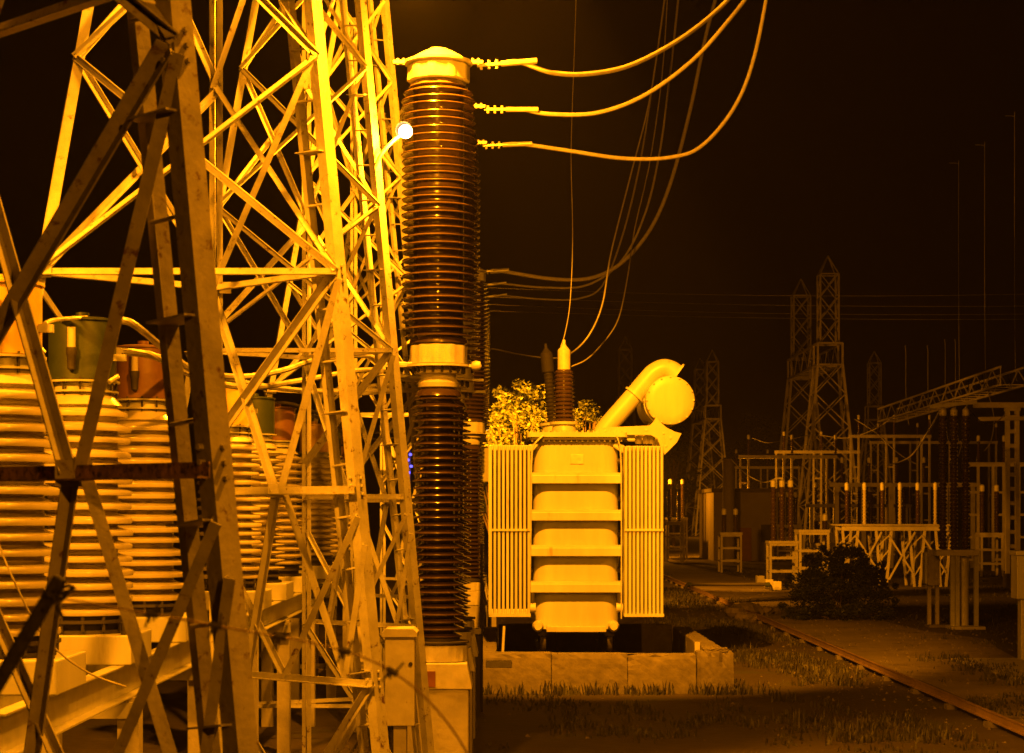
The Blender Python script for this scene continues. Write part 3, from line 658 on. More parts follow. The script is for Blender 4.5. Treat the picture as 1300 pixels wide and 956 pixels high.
wire([(614, 445, 44), (626, 443, 44), (660, 450, 43), (700, 455, 40), (724, 449, 38), (748, 425, 37.5), (765, 385, 38), (776, 320, 38.5), (800, 225, 40), (826, 120, 41), (846, -20, 42)], 0.016, 'thin slack conductor passing in front of the transformer bushing cap', clamp=False)
wire([(712, 440, 36.8), (718, 420, 36.8), (724, 380, 36.9), (727, 300, 37.2), (725, 200, 37.6), (727, 125, 38), (730, 40, 38.3), (733, -60, 38.5)], 0.008, 'thin upright conductor rising from the transformer bushing', clamp=False)
wire([(726, 465, 37.6), (745, 456, 38), (765, 436, 39), (785, 405, 40), (797, 350, 41), (806, 290, 42), (826, 200, 43), (842, 80, 44), (850, -60, 45)], 0.013, 'short thin conductor curving up right of the transformer bushing', clamp=False)
# cables between the pale transformers and the brown columns
wire([(150, 406, 14.3), (170, 412, 14.6), (205, 440, 15.2), (245, 470, 16), (283, 477, 17), (315, 478, 18), (360, 470, 19), (400, 457, 20), (440, 452, 21), (468, 452, 21.6), (480, 459, 21.8), (492, 462, 21.9), (520, 463, 21.9)], 0.030, 'uppermost cable from the green cap to the nearest brown column', clamp=False)
wire([(150, 446, 14.5), (195, 452, 15.5), (240, 474, 17), (283, 488, 18.4), (330, 491, 19.8), (400, 480, 21.4), (450, 471, 22.8), (480, 470, 23.6), (498, 476, 24), (520, 479, 24.2)], 0.032, 'middle cable from the coloured caps to the second brown column', clamp=False)
wire([(212, 452, 16.8), (245, 468, 18), (300, 484, 20), (365, 494, 22.5), (420, 498, 24.5), (460, 495, 25.8), (476, 490, 26.2), (505, 489, 26.5), (530, 493, 26.7)], 0.032, 'lowest cable from the red cap to the third brown column', clamp=False)
wire([(322, 514, 24.2), (345, 511, 26), (375, 514, 28), (405, 526, 30), (440, 550, 34), (480, 558, 37), (530, 552, 40)], 0.024, 'dark cable looping over the second group of coloured caps', DARK, clamp=False)
wire([(360, 527, 26.6), (400, 529, 30), (450, 548, 35), (500, 549, 39), (540, 546, 42)], 0.022, 'dark cable behind the second tower at mid height', DARK, clamp=False)
wire([(400, 545, 31.8), (440, 567, 36), (490, 568, 39), (540, 560, 43)], 0.022, 'lowest dark cable between the third and fourth towers', DARK, clamp=False)
wire([(57, 411, 12), (66, 407, 12.8), (80, 405, 13.6), (110, 403, 14.2)], 0.016, 'short bar linking the yellow cap to the green cap', clamp=False)
for i, (a, b_, dd) in enumerate((((500, 462), (530, 463), 21.9), ((498, 476), (536, 480), 24.1), ((476, 490), (532, 494), 26.5))):
    o = MB().bar(P(a[0], a[1], dd), P(b_[0], b_[1], dd), 0.10, 0.05).obj('cable_clamp', GALV, bevel=0.008)
    tag(o, ('upper', 'middle', 'lower')[i] + ' bolted clamp left of the brown column joint', 'clamp', 'cable clamps at the brown column joint')

# overhead lines far right, hardly lit
for i, (ya, yb, sag) in enumerate(((362, 372, 8), (374, 388, 6), (383, 398, 7), (392, 405, 5))):
    d_ = 70 if i < 4 else 55
    pts = [(555 + 800 * t, ya + (yb - ya) * t + sag * 4 * t * (1 - t), d_ + 12 * t) for t in [k / 10 for k in range(11)]]
    o = MB().tube([P(*p) for p in pts], 0.0045, 5).obj('overhead_line', ALU)
    tag(o, ('topmost of four', 'second of four', 'third of four', 'lowest of four', 'upper of two', 'lower of two')[i] + (' thin overhead lines above the conservator' if i < 4 else ' thin overhead lines crossing the dark upper sky'), 'cable', 'thin overhead lines')

# ------------------------------------------------------------------ far gantry towers
def far_tower(label, x, y, zw=14.7, zt=21.9, zp=23.4, wb=4.7, ww=1.95, wm=1.45):
    root = thing('gantry_tower', label, 'tower', (x, y, 0), 'far lattice gantry towers')
    def ring(z):
        h = (wb + (ww - wb) * z / zw) / 2 if z < zw else (wm if z > zw + 1.7 else ww) / 2
        return [Vector((x + sx_ * h, y + sy_ * h, z)) for sx_, sy_ in ((-1, -1), (1, -1), (1, 1), (-1, 1))]
    def seg(a, b_, wd, nm): MB().bar(a, b_, wd).obj(nm, FARST, root)
    lv = [0, 3.6, 6.8, 9.8, 12.4, zw]
    for k in range(4):
        seg(ring(0)[k], ring(zw)[k], 0.20, 'leg'); seg(ring(zw)[k], ring(zw + 1.7)[k], 0.16, 'leg'); seg(ring(zw + 1.72)[k], ring(zt)[k], 0.13, 'mast_leg')
        seg(ring(zt)[k], Vector((x, y, zp)), 0.08, 'peak_bar')
        k2 = (k + 1) % 4
        for i in range(5):
            seg(ring(lv[i])[k], ring(lv[i + 1])[k2], 0.09, 'brace'); seg(ring(lv[i])[k2], ring(lv[i + 1])[k], 0.09, 'brace')
        seg(ring(3.6)[k], ring(3.6)[k2], 0.09, 'crossbar'); seg(ring(zw)[k], ring(zw)[k2], 0.13, 'crossbar'); seg(ring(zw + 1.7)[k], ring(zw + 1.7)[k2], 0.13, 'crossbar'); seg(ring(zt)[k], ring(zt)[k2], 0.1, 'crossbar')
        ml = [zw + 1.75 + (zt - zw - 1.75) * i / 3 for i in range(4)]
        for i in range(3):
            seg(ring(ml[i])[k], ring(ml[i + 1])[k2], 0.07, 'brace'); seg(ring(ml[i])[k2], ring(ml[i + 1])[k], 0.07, 'brace')
def truss(label, p0, p1, wd, ht, n, chord=0.14, web=0.07):
    p0 = Vector(p0); p1 = Vector(p1); a = (p1 - p0); s_ = a.normalized().cross(Vector((0, 0, 1))) * wd / 2
    root = thing('truss_beam', label, 'beam', (p0 + p1) / 2, 'lattice truss beams')
    for sg in (-1, 1):
        for h in (0, ht): MB().bar(p0 + s_ * sg + Vector((0, 0, h)), p1 + s_ * sg + Vector((0, 0, h)), chord).obj('chord', FARST, root)
        for i in range(n):
            q0 = p0 + a * (i / n) + s_ * sg; q1 = p0 + a * ((i + 1) / n) + s_ * sg; up = Vector((0, 0, ht))
            if i % 2: q0, q1 = q1, q0
            MB().bar(q0, q1 + up, web).obj('web', FARST, root)
            MB().bar(q0, q0 + up, web * 0.8).obj('web', FARST, root)
    for i in range(n + 1):
        q0 = p0 + a * (i / n)
        MB().bar(q0 - s_, q0 + s_, web).obj('strut', FARST, root)
far_tower('nearer lattice tower of the tall pair right of the conservator', 25.7, 150)
far_tower('farther lattice tower of the tall pair right of the conservator', 25.9, 165)
truss('lattice beam between the two tall gantry towers', (25.75, 151, 14.7), (25.85, 164, 14.7), 1.9, 1.7, 7)
far_tower('nearer of the two distant lattice towers just right of the round conservator', 26.2, 238)
far_tower('farther of the two distant lattice towers just right of the round conservator', 26.0, 251)
truss('distant lattice beam between the small tower pair beside the conservator', (26.2, 239, 14.7), (26.0, 250, 14.7), 1.9, 1.7, 6)
far_tower('dim lattice tower rising left of the vent pipe', 14.1, 220)
far_tower('faint lattice tower behind the tall pair, farther right', 47, 240)

# ------------------------------------------------------------------ right-hand switchyard
def lattice_stand(root, x, y, w_, d_, h, m=CONCL, n=3, bw_=0.10):
    for sx_ in (-1, 1):
        for sy_ in (-1, 1): MB().bar((x + sx_ * w_ / 2, y + sy_ * d_ / 2, 0), (x + sx_ * w_ / 2, y + sy_ * d_ / 2, h), bw_).obj('leg', m, root)
    for i in range(n):
        z0 = h * i / n + 0.1; z1 = h * (i + 1) / n
        for yy in (y - d_ / 2, y + d_ / 2):
            MB().bar((x - w_ / 2, yy, z1 - 0.05), (x + w_ / 2, yy, z1 - 0.05), bw_ * 0.8, bw_).obj('rung', m, root)
        for sx_ in (-1, 1): MB().bar((x + sx_ * w_ / 2, y - d_ / 2, z1 - 0.05), (x + sx_ * w_ / 2, y + d_ / 2, z1 - 0.05), bw_ * 0.7).obj('rung', m, root)
def post_ins(root, x, y, z0, z1, r=0.14, m=BROWN, n=14, cap=True):
    MB().lathe(stack_profile(z0, z1, n, r * 0.62, r, r * 0.95, lip=0.02), 14, (x, y, 0)).obj('porcelain', m, root, True)
    if cap: MB().lathe([(r * 0.7, z1), (r * 0.9, z1 + 0.02), (r * 0.9, z1 + 0.28), (r * 0.4, z1 + 0.34), (0, z1 + 0.35)], 14, (x, y, 0)).obj('cap', CASTING, root, True)
def apparatus(label, x, y, w_, d_, h, ins, hi=2.3, m=CONCL, n=3):
    root = thing('switchgear_stand', label, 'switchgear', (x, y, 0), 'switchgear on pale lattice stands')
    lattice_stand(root, x, y, w_, d_, h, m, n)
    MB().box(x - w_ / 2 - 0.08, x + w_ / 2 + 0.08, y - d_ / 2 - 0.08, y + d_ / 2 + 0.08, h, h + 0.12).obj('platform', m, root)
    for dx in ins: post_ins(root, x + dx, y, h + 0.12, h + 0.12 + hi)
    return root
apparatus('pale lattice stand closest to the right radiator edge', 11.3, 124, 1.2, 1.6, 2.6, (-0.4, 0.4), 2.2)
apparatus('pale lattice stand beside the far brown building corner', 10.6, 118, 1.0, 1.6, 2.4, (-0.3, 0.3), 2.0)
apparatus('pale lattice stand in front of the far brown building', 11.7, 98, 1.0, 1.2, 1.95, (-0.3, 0.3), 0.9)
apparatus('pale lattice stand with three tall dark insulators', 12.2, 83, 1.15, 1.0, 1.75, (-0.38, 0.0, 0.38), 2.35)
apparatus('tall pale lattice stand right of the three dark insulators', 13.35, 82, 1.2, 1.2, 2.25, (), 0)
apparatus('low pale lattice stand half behind the dark bush', 14.4, 86, 0.9, 1.0, 1.6, (-0.2, 0.2), 1.0)
apparatus('dim stand with three insulators left of the long low portal', X(1078, 112), 112, 1.6, 1.2, 2.3, (-0.6, 0.0, 0.6), 1.9)
apparatus('dim stand with three insulators under the long low portal', X(1118, 114), 114, 1.6, 1.2, 2.3, (-0.6, 0.0, 0.6), 1.9)
apparatus('dim stand with two insulators under the right half of the long low portal', X(1156, 113), 113, 1.2, 1.2, 2.3, (-0.4, 0.4), 2.1)
apparatus('dim stand with two insulators between the dark insulators and the pale column', X(1256, 92), 92, 1.0, 1.0, 2.0, (-0.35, 0.35), 2.0)
apparatus('distant low stand right of the brown building', X(1000, 118), 118, 1.4, 1.0, 2.2, (-0.5, 0.0, 0.5), 1.7)
# kerb blocks by the path
for i, (px, py, nm) in enumerate(((965, 741, 'left'), (976, 746, 'middle'), (986, 749, 'right'))):
    c_ = GX(px, py); o = MB().box(c_.x - 0.16, c_.x + 0.16, c_.y - 0.3, c_.y + 0.3, 0, 0.35).obj('kerb_block', CONCL, bevel=0.03)
    tag(o, nm + ' of three small concrete blocks by the path', 'block', 'concrete blocks by the path')
# brown building
kb = thing('substation_building', 'plain brown windowless building with lit left end wall', 'building', (15.5, 124, 0))
MB().box(13.3, 17.9, 120, 128.7, 0, 4.35).obj('wall', WALLM, kb)
MB().box(13.15, 18.05, 119.85, 128.85, 4.352, 4.6).obj('roof', CONC, kb, bevel=0.03)
MB().box(14.9, 15.7, 119.95, 119.99, 0, 2.1).obj('door', PANEL, kb)
MB().box(16.3, 17.1, 119.95, 119.99, 1.2, 2.3).obj('window', DARK, kb)
pc = thing('storage_tank', 'upright round tank standing before the brown building', 'tank', (X(925, 115), 115, 0))
MB().lathe([(0.36, 0), (0.36, 3.2), (0.40, 3.21), (0.40, 3.33), (0.36, 3.34), (0.36, 6.2), (0.40, 6.22), (0.40, 6.32), (0.2, 6.42), (0, 6.44)], 22, (X(925, 115), 115, 0)).obj('shell', WALLM, pc, True)
# portals
def portal(label, x0, x1, y, z, posts, pw=0.22, bh=0.22, twin=True, m=FARST):
    root = thing('bus_portal', label, 'portal', ((x0 + x1) / 2, y, 0), 'busbar portals in the switchyard')
    MB().bar((x0 - 0.4, y, z - bh / 2), (x1 + 0.4, y, z - bh / 2), 0.2, bh).obj('beam', m, root)
    for i in range(posts):
        x = x0 + (x1 - x0) * i / (posts - 1)
        if twin:
            for s_ in (-0.28, 0.28): MB().bar((x + s_, y, 0), (x + s_, y, z - bh), pw * 0.6).obj('post', m, root)
            for k in range(4): MB().bar((x - 0.28, y, 0.6 + k * (z - 1) / 4), (x + 0.28, y, 0.6 + k * (z - 1) / 4), 0.07, 0.12).obj('rung', m, root)
        else: MB().bar((x, y, 0), (x, y, z - bh), pw).obj('post', m, root)
        post_ins(root, x + 0.3, y, z, z + 1.1, 0.11, BROWN, 8)
    return root
def Xd(px, d): return (px - HX) * d / F
portal('portal with twin posts just right of the round tank', Xd(945, 130), Xd(1055, 130), 130, Z(578, 130), 3)
portal('tall portal passing behind the base of the tall tower pair', Xd(990, 140), Xd(1085, 140), 140, Z(572, 140), 3)
portal('high portal right of the tall tower pair', Xd(1085, 135), Xd(1175, 135), 135, Z(552, 135), 3)
portal('long low portal left of the dark tall insulators', Xd(1062, 105), Xd(1235, 105), 105, Z(613, 105), 6, twin=False)
portal('far portal between the long low portal and the pale column', Xd(1110, 150), Xd(1260, 150), 150, Z(560, 150), 4)
portal('portal behind the dark tall insulators with short posts', Xd(1235, 100), Xd(1300, 100), 100, Z(587, 100), 3)
portal('dim portal far behind the brown building', Xd(930, 160), Xd(1010, 160), 160, Z(592, 160), 3)
portal('faint wide portal beyond the trestle platform', Xd(1030, 125), Xd(1150, 125), 125, Z(640, 125), 5, twin=False)
def busbar(label, pts, r=0.03):
    o = MB().tube(spline([P(*p) for p in pts], 6), r, 6).obj('busbar_wire', ALU); tag(o, label, 'conductor', 'slack busbar wires in the switchyard')
busbar('slack wire between the two portals right of the round tank', [(955, 556, 130), (975, 562, 133), (1000, 558, 137), (1030, 552, 140)])
busbar('slack wire from the tall portal towards the high portal', [(1040, 552, 140), (1075, 556, 138), (1110, 545, 136), (1130, 532, 135)])
busbar('slack wire passing under the high portal beam', [(1085, 532, 135), (1110, 548, 128), (1140, 575, 115), (1165, 590, 105)])
busbar('slack wire from the long low portal to the dark tall insulators', [(1130, 590, 105), (1155, 580, 85), (1180, 545, 60), (1196, 516, 51)])
busbar('slack wire from the dark tall insulators to the cross beam', [(1226, 517, 51), (1245, 535, 60), (1262, 538, 70), (1275, 527, 78.5)], 0.02)
busbar('slack wire hanging from the long lattice beam, left one', [(1228, 500, 88), (1226, 540, 95), (1218, 575, 100), (1210, 590, 105)], 0.025)
busbar('slack wire hanging from the long lattice beam, right one', [(1252, 490, 84), (1262, 530, 90), (1258, 560, 97), (1250, 572, 100)], 0.025)
busbar('low slack wire from the round tank to the three dark insulators', [(927, 581, 115), (945, 600, 105), (968, 612, 92), (984, 608, 83)])
# trestle platform
tp = thing('trestle_platform', 'pale steel trestle platform behind the dark bush', 'platform', (16.2, 80, 0))
zp_ = 2.45
for yy in (79.2, 80.8): MB().bar((14.15, yy, zp_), (18.6, yy, zp_), 0.16, 0.2).obj('beam', CONCL, tp)
MB().box(14.0, 18.7, 79.0, 81.0, zp_ + 0.11, zp_ + 0.17).obj('deck', CONCL, tp)
for x in (14.5, 15.9, 17.3, 18.4):
    for yy in (79.2, 80.8):
        for s_ in (-0.32, 0.32): MB().bar((x + s_, yy, zp_ - 0.1), (x + s_ * 0.35, yy, 0), 0.10).obj('leg', CONCL, tp)
        for k in range(3):
            z_ = 0.4 + 0.65 * k; h_ = 0.32 * (0.35 + 0.65 * z_ / zp_)
            MB().bar((x - h_, yy, z_), (x + h_ * 1.1, yy, z_ + 0.5), 0.05).obj('brace', CONCL, tp)
    if x < 18:
        MB().bar((x + 0.2, 79.1, 0.3), (x + 1.3, 79.1, zp_ - 0.15), 0.07).obj('brace', CONCL, tp)
        MB().bar((x + 0.2, 79.15, zp_ - 0.3), (x + 1.2, 79.15, 0.6), 0.07).obj('brace', CONCL, tp)
for i in range(6):
    x = 14.5 + i * 0.75
    o = thing('post_insulator', 'slim pillar %s of six on the trestle platform' % ('first', 'second', 'third', 'fourth', 'fifth', 'sixth')[i] + ' counted from the left', 'insulator', (x, 80, zp_ + 0.17), 'pillars on the trestle platform')
    post_ins(o, x, 80, zp_ + 0.17, zp_ + 1.6, 0.10, CREAM if i % 2 else BROWN, 10)
# dark disconnector with three tall insulators
dx_ = thing('disconnector', 'three tall dark insulators on a two-legged steel frame at right', 'switchgear', (Xd(1213, 51), 51, 0))
for px in (1197, 1211, 1226):
    post_ins(dx_, Xd(px, 51), 51, 2.15, 5.75, 0.125, BROWN, 34, cap=False)
    MB().lathe([(0.08, 5.75), (0.1, 5.77), (0.1, 5.9), (0.04, 5.97), (0, 5.98)], 14, (Xd(px, 51), 51, 0)).obj('cap', CASTING, dx_, True)
MB().bar((Xd(1180, 51), 51, 6.0), (Xd(1240, 51), 51, 6.12), 0.09, 0.09).obj('contact_arm', GALV, dx_)
MB().box(Xd(1186, 51), Xd(1240, 51), 50.75, 51.25, 1.98, 2.14).obj('base_beam', CASTING, dx_, bevel=0.01)
for px in (1208, 1214, 1238): MB().bar((Xd(px, 51), 50.9, 0.0), (Xd(px, 51), 50.9, 1.98), 0.11).obj('leg', GALV, dx_)
MB().rod((Xd(1226, 51), 51.2, 0.0), (Xd(1226, 51), 51.2, 1.95), 0.13, 12).obj('operating_column', CASTING, dx_, True)
MB().box(Xd(1203, 51), Xd(1247, 51), 50.6, 51.3, 0, 0.09).obj('foot_slab', CONCL, dx_, bevel=0.02)
cb = thing('marshalling_cabinet', 'dark cabinet on two legs left of the dark tall insulators', 'cabinet', (Xd(1184, 52), 52, 0))
MB().box(Xd(1175, 52), Xd(1190, 52), 51.7, 52.2, 1.15, 2.12).obj('body', STEELN, cb, bevel=0.012)
MB().box(Xd(1172, 52), Xd(1175.4, 52), 51.8, 52.1, 1.2, 2.05).obj('door', TANK, cb)
for px in (1179, 1189): MB().bar((Xd(px, 52), 51.95, 0), (Xd(px, 52), 51.95, 1.15), 0.10).obj('leg', STEELN, cb)
MB().box(Xd(1176, 52), Xd(1206, 52), 51.6, 52.2, 0, 0.07).obj('foot_slab', CONC, cb)
# battened column with cross beam at the right edge
bc = thing('battened_column', 'pale battened steel column at right carrying a cross beam', 'column', (Xd(1285, 79), 79, 0))
for px in (1279, 1291): MB().bar((Xd(px, 79), 79, 0), (Xd(px, 79), 79, 7.35), 0.16, 0.22).obj('chord', FARST, bc)
for k in range(12): MB().bar((Xd(1279, 79), 78.95, 0.5 + k * 0.6), (Xd(1291, 79), 78.95, 0.5 + k * 0.6), 0.06, 0.16).obj('batten', FARST, bc)
MB().box(Xd(1276, 79), Xd(1294, 79), 78.8, 79.2, 7.352, 7.48).obj('head_plate', FARST, bc)
MB().bar((Xd(1236, 79), 79, 7.6), (Xd(1330, 79), 79, 7.6), 0.2, 0.22).obj('cross_beam', FARST, bc)
MB().bar((Xd(1240, 79), 78.7, 7.0), (Xd(1330, 79), 78.7, 7.05), 0.16, 0.16).obj('cross_beam', FARST, bc)
MB().box(Xd(1265, 79), Xd(1281, 79), 77.4, 78, 0, 0.6).obj('foot_block', CONC, bc, bevel=0.03)
truss('long lattice beam receding towards the tall towers at upper right', (21.3, 79, 8.45), (22.7, 112, 8.45), 1.1, 0.75, 20, 0.085, 0.04)
for i, (px, y0, y1, d_) in enumerate(((1250, 185, 486, 84), (1288, 148, 484, 80), (1217, 208, 500, 92), (1150, 440, 540, 105), (1178, 440, 540, 105), (1213, 432, 560, 110), (1200, 432, 560, 110))):
    pts = [(px - (12 if i < 3 else 0), y0 - 1, d_), (px - 1, y0, d_), (px, y0 + 8, d_), (px, (y0 + y1) / 2, d_), (px + 1, y1 - 20, d_), (px + 4, y1, d_)]
    o = MB().tube(spline([P(*p) for p in pts], 4), 0.006 if i < 3 else 0.016, 6).obj('dropper', ALU)
    tag(o, ('upright conductor dropping to the long lattice beam, second from the right edge', 'upright conductor dropping beside the battened column at the right edge', 'faint upright conductor left of the other two tall ones', 'short upright rod above the high portal', 'short upright rod right of the first above the high portal', 'right one of two close rods above the dark insulators', 'left one of two close rods above the dark insulators')[i], 'conductor', 'upright droppers in the switchyard')
# right-edge cabinet
rc_ = thing('kiosk_cabinet', 'pale cabinet on a post cut by the right picture edge', 'cabinet', (Xd(1300, 40), 40, 0))
MB().box(Xd(1288, 40), Xd(1325, 40), 39.8, 40.3, Z(760, 40), Z(705, 40)).obj('body', TANK, rc_, bevel=0.015)
MB().box(Xd(1286, 40), Xd(1327, 40), 39.75, 40.35, Z(704.8, 40), Z(699, 40)).obj('roof', TANK, rc_, bevel=0.015)
MB().box(Xd(1295, 40), Xd(1318, 40), 39.9, 40.2, 0.05, Z(760, 40)).obj('post', GALV, rc_, bevel=0.01)

# ------------------------------------------------------------------ rails, pipe, rubble
def rail(p0, p1, label):
    root = thing('rail', label, 'rail', (p0[0], (p0[1] + p1[1]) / 2, 0), 'rusty rail pieces beside the path')
    a = Vector((p0[0], p0[1], 0.16)); c_ = Vector((p1[0], p1[1], 0.16))
    MB().sweep(a, c_, [(-0.075, -0.05), (-0.06, -0.05), (-0.05, -0.012), (0.035, -0.012), (0.045, -0.026), (0.06, -0.026), (0.06, 0.026), (0.045, 0.026), (0.035, 0.012), (-0.05, 0.012), (-0.06, 0.05), (-0.075, 0.05)], Vector((0, 0, 1))).obj('bar', RAILM, root)
    n_ = max(2, int((c_ - a).length / 2.5))
    for i in range(n_):
        p = a + (c_ - a) * ((i + 0.5) / n_); MB().box(p.x - 0.12, p.x + 0.12, p.y - 0.1, p.y + 0.1, 0, 0.083).obj('chair', CONC, root)
rail((7.2, 19), (7.3, 57.2), 'long rusty rail running towards the viewer at lower right')
rail((7.35, 60.5), (7.4, 66), 'short broken rusty rail beside the rubble')
rail((7.38, 66.3), (7.42, 92), 'far rusty rail ending beside the right radiator')
dp = thing('dark_pipe', 'dark pipe lying across the path with bent ends', 'pipe', (8.9, 75, 0))
MB().tube(spline([(7.2, 75, 0.02), (7.25, 75, 0.22), (7.5, 75, 0.27), (9, 75, 0.26), (10.3, 75, 0.27), (10.55, 75, 0.2), (10.6, 75, 0.0)], 5), 0.07, 10).obj('tube', DARK, dp, True)
for x in (7.35, 10.45): MB().lathe([(0.1, -0.09), (0.1, 0.09)], 12, (x, 75, 0.25), (1, 0, 0)).obj('coupling', GREEN, dp, True)
def stone(x, y, s_, rnd):
    mb = MB()
    n_ = 9
    for j, (zz, rr) in enumerate(((0.0, 0.8), (0.3, 1.0), (0.65, 0.85), (0.85, 0.45))):
        mb.v += [Vector((x + math.cos(2 * math.pi * k / n_) * rr * s_ * rnd.uniform(0.75, 1.2), y + math.sin(2 * math.pi * k / n_) * rr * s_ * rnd.uniform(0.7, 1.2), max(0, (zz + rnd.uniform(-0.06, 0.1)) * s_ * 1.1))) for k in range(n_)]
    mb.f = [(j * n_ + k, j * n_ + (k + 1) % n_, (j + 1) * n_ + (k + 1) % n_, (j + 1) * n_ + k) for j in range(3) for k in range(n_)] + [tuple(range(27, 36))]
    return mb
rnd = random.Random(5)
adj = ['largest rubble stone on the rail gap', 'angular rubble stone left in the heap', 'dark rubble stone right of the heap', 'small rubble stone in front of the heap', 'flat rubble stone behind the heap', 'rubble stone at the right tip of the heap', 'rubble stone against the near rail end', 'rubble stone against the far rail end', 'pebble-sized rubble stone beside the path']
for i, (px, py, s_) in enumerate(((945, 782, 0.42), (934, 783, 0.34), (957, 781, 0.36), (942, 788, 0.25), (948, 777, 0.30), (972, 780, 0.26), (952, 789, 0.24), (936, 777, 0.26), (985, 779, 0.2))):
    c_ = GX(px, py); tag(stone(c_.x, c_.y, s_, rnd).obj('rubble_stone', ROCK), adj[i], 'stone', 'rubble stones at the rail gap')

# ------------------------------------------------------------------ vegetation
def leaf_cloud(clumps, per, size, rnd, spread):
    vs = []; fs = []
    for cx, cy, cz, cr in clumps:
        for i in range(per):
            while True:
                dx, dy, dz = rnd.uniform(-1, 1), rnd.uniform(-1, 1), rnd.uniform(-1, 1)
                if dx * dx + dy * dy + dz * dz < 1: break
            p = Vector((cx + dx * cr, cy + dy * cr, cz + dz * cr * 0.8))
            a = rnd.uniform(0, 6.28); e = rnd.uniform(-0.9, 0.9)
            u = Vector((math.cos(a) * math.cos(e), math.sin(a) * math.cos(e), math.sin(e))); v_, w_ = frame(u)
            s_ = size * rnd.uniform(0.6, 1.4); th = rnd.uniform(0, 3.14); v2 = v_ * math.cos(th) + w_ * math.sin(th)
            k = len(vs); vs += [p - u * s_, p - v2 * s_ * 0.42, p + u * s_, p + v2 * s_ * 0.42]; fs.append((k, k + 1, k + 2, k + 3))
    mb = MB(); mb.v = vs; mb.f = fs; return mb
def tree(label, x, y, h, crown_c, crown_r, nclump, per, leaf, m, seed, cat='tree', name='leafy_tree', trunk_r=0.14, group=None):
    rnd = random.Random(seed)
    root = thing(name, label, cat, (x, y, 0), group)
    cl = []
    for i in range(nclump):
        a = rnd.uniform(0, 6.28); rr = math.sqrt(rnd.random()); zz = rnd.uniform(-1, 1)
        f = math.sqrt(max(0.05, 1 - zz * zz)) * rr
        cl.append((x + crown_r[0] * f * math.cos(a), y + crown_r[1] * f * math.sin(a), crown_c + crown_r[2] * zz, rnd.uniform(0.13, 0.26) * min(crown_r) * 1.3))
    tk = MB(); top = Vector((x, y, crown_c))
    tk.rod((x, y, -0.05), top, trunk_r, 10, trunk_r * 0.45)
    for c_ in cl[:min(len(cl), 26)]:
        s0 = Vector((x, y, min(crown_c, h * 0.35 + rnd.random() * h * 0.2))); e0 = Vector(c_[:3])
        if (e0 - s0).length > 0.2: tk.tube(spline([s0, s0 * 0.5 + e0 * 0.5 + Vector((0, 0, 0.12)), e0], 4), [trunk_r * 0.4 * (1 - k / 10) for k in range(9)], 5)
    tk.obj('trunk', BARK, root, True)
    leaf_cloud(cl, per, leaf, rnd, 1).obj('crown', m, root)
tree('lit leafy tree behind the left radiator and bushing', X(660, 62), 62, 6.5, 5.7, (1.5, 1.2, 1.6), 130, 60, 0.075, LEAF, 3)
tree('small lit treetop just right of the transformer bushing', X(744, 61), 61, 6.2, 5.45, (0.8, 0.7, 1.2), 50, 60, 0.07, LEAF, 4)
tree('dim low tree between bushing and brown columns', X(625, 66), 66, 5.4, 4.3, (0.9, 0.9, 1.2), 30, 30, 0.10, LEAF_SHADE, 8)
tree('dark tree behind the right radiator edge', X(855, 155), 155, 10, 6.2, (1.9, 2.0, 4.0), 60, 30, 0.22, LEAF_SHADE, 5)
tree('dark tree behind the distant tower pair', X(884, 265), 265, 16, 9.5, (6, 4, 5), 60, 26, 0.5, LEAF_SHADE, 6)
tree('dark spreading tree behind the tall gantry pair', X(965, 270), 270, 18, 10, (8, 5, 6), 70, 26, 0.55, LEAF_SHADE, 9)
# big dark bush by the path
bx_, by_ = Xd(1072, 55), 55.6
rnd = random.Random(11); cl = []
for i in range(190):
    a = rnd.uniform(0, 6.28); zz = rnd.random(); f = math.sqrt(1 - zz * zz * 0.85) * math.sqrt(rnd.random())
    cl.append((bx_ + 1.62 * f * math.cos(a), by_ + 1.1 * f * math.sin(a), 0.12 + 1.85 * zz * (0.9 + 0.2 * math.sin(a * 3)), rnd.uniform(0.16, 0.3)))
for i in range(40):
    a = rnd.uniform(0, 6.28); e = rnd.uniform(0.1, 1.3)
    cl.append((bx_ + 1.75 * math.cos(a) * math.cos(e), by_ + 1.2 * math.sin(a) * math.cos(e), 0.15 + 2.05 * math.sin(e), rnd.uniform(0.06, 0.14)))
bush = thing('bush', 'big dark round bush beside the path', 'bush', (bx_, by_, 0))
leaf_cloud(cl, 95, 0.05, rnd, 1).obj('foliage', LEAF_SHADE, bush)
st = MB()
for i in range(12):
    c_ = cl[i * 7]; st.tube(spline([(bx_ + rnd.uniform(-.2, .2), by_ + rnd.uniform(-.2, .2), -0.03), (bx_ * 0.6 + c_[0] * 0.4, by_ * 0.6 + c_[1] * 0.4, c_[2] * 0.5), c_[:3]], 4), 0.02, 5)
st.obj('stems', BARK, bush, True)
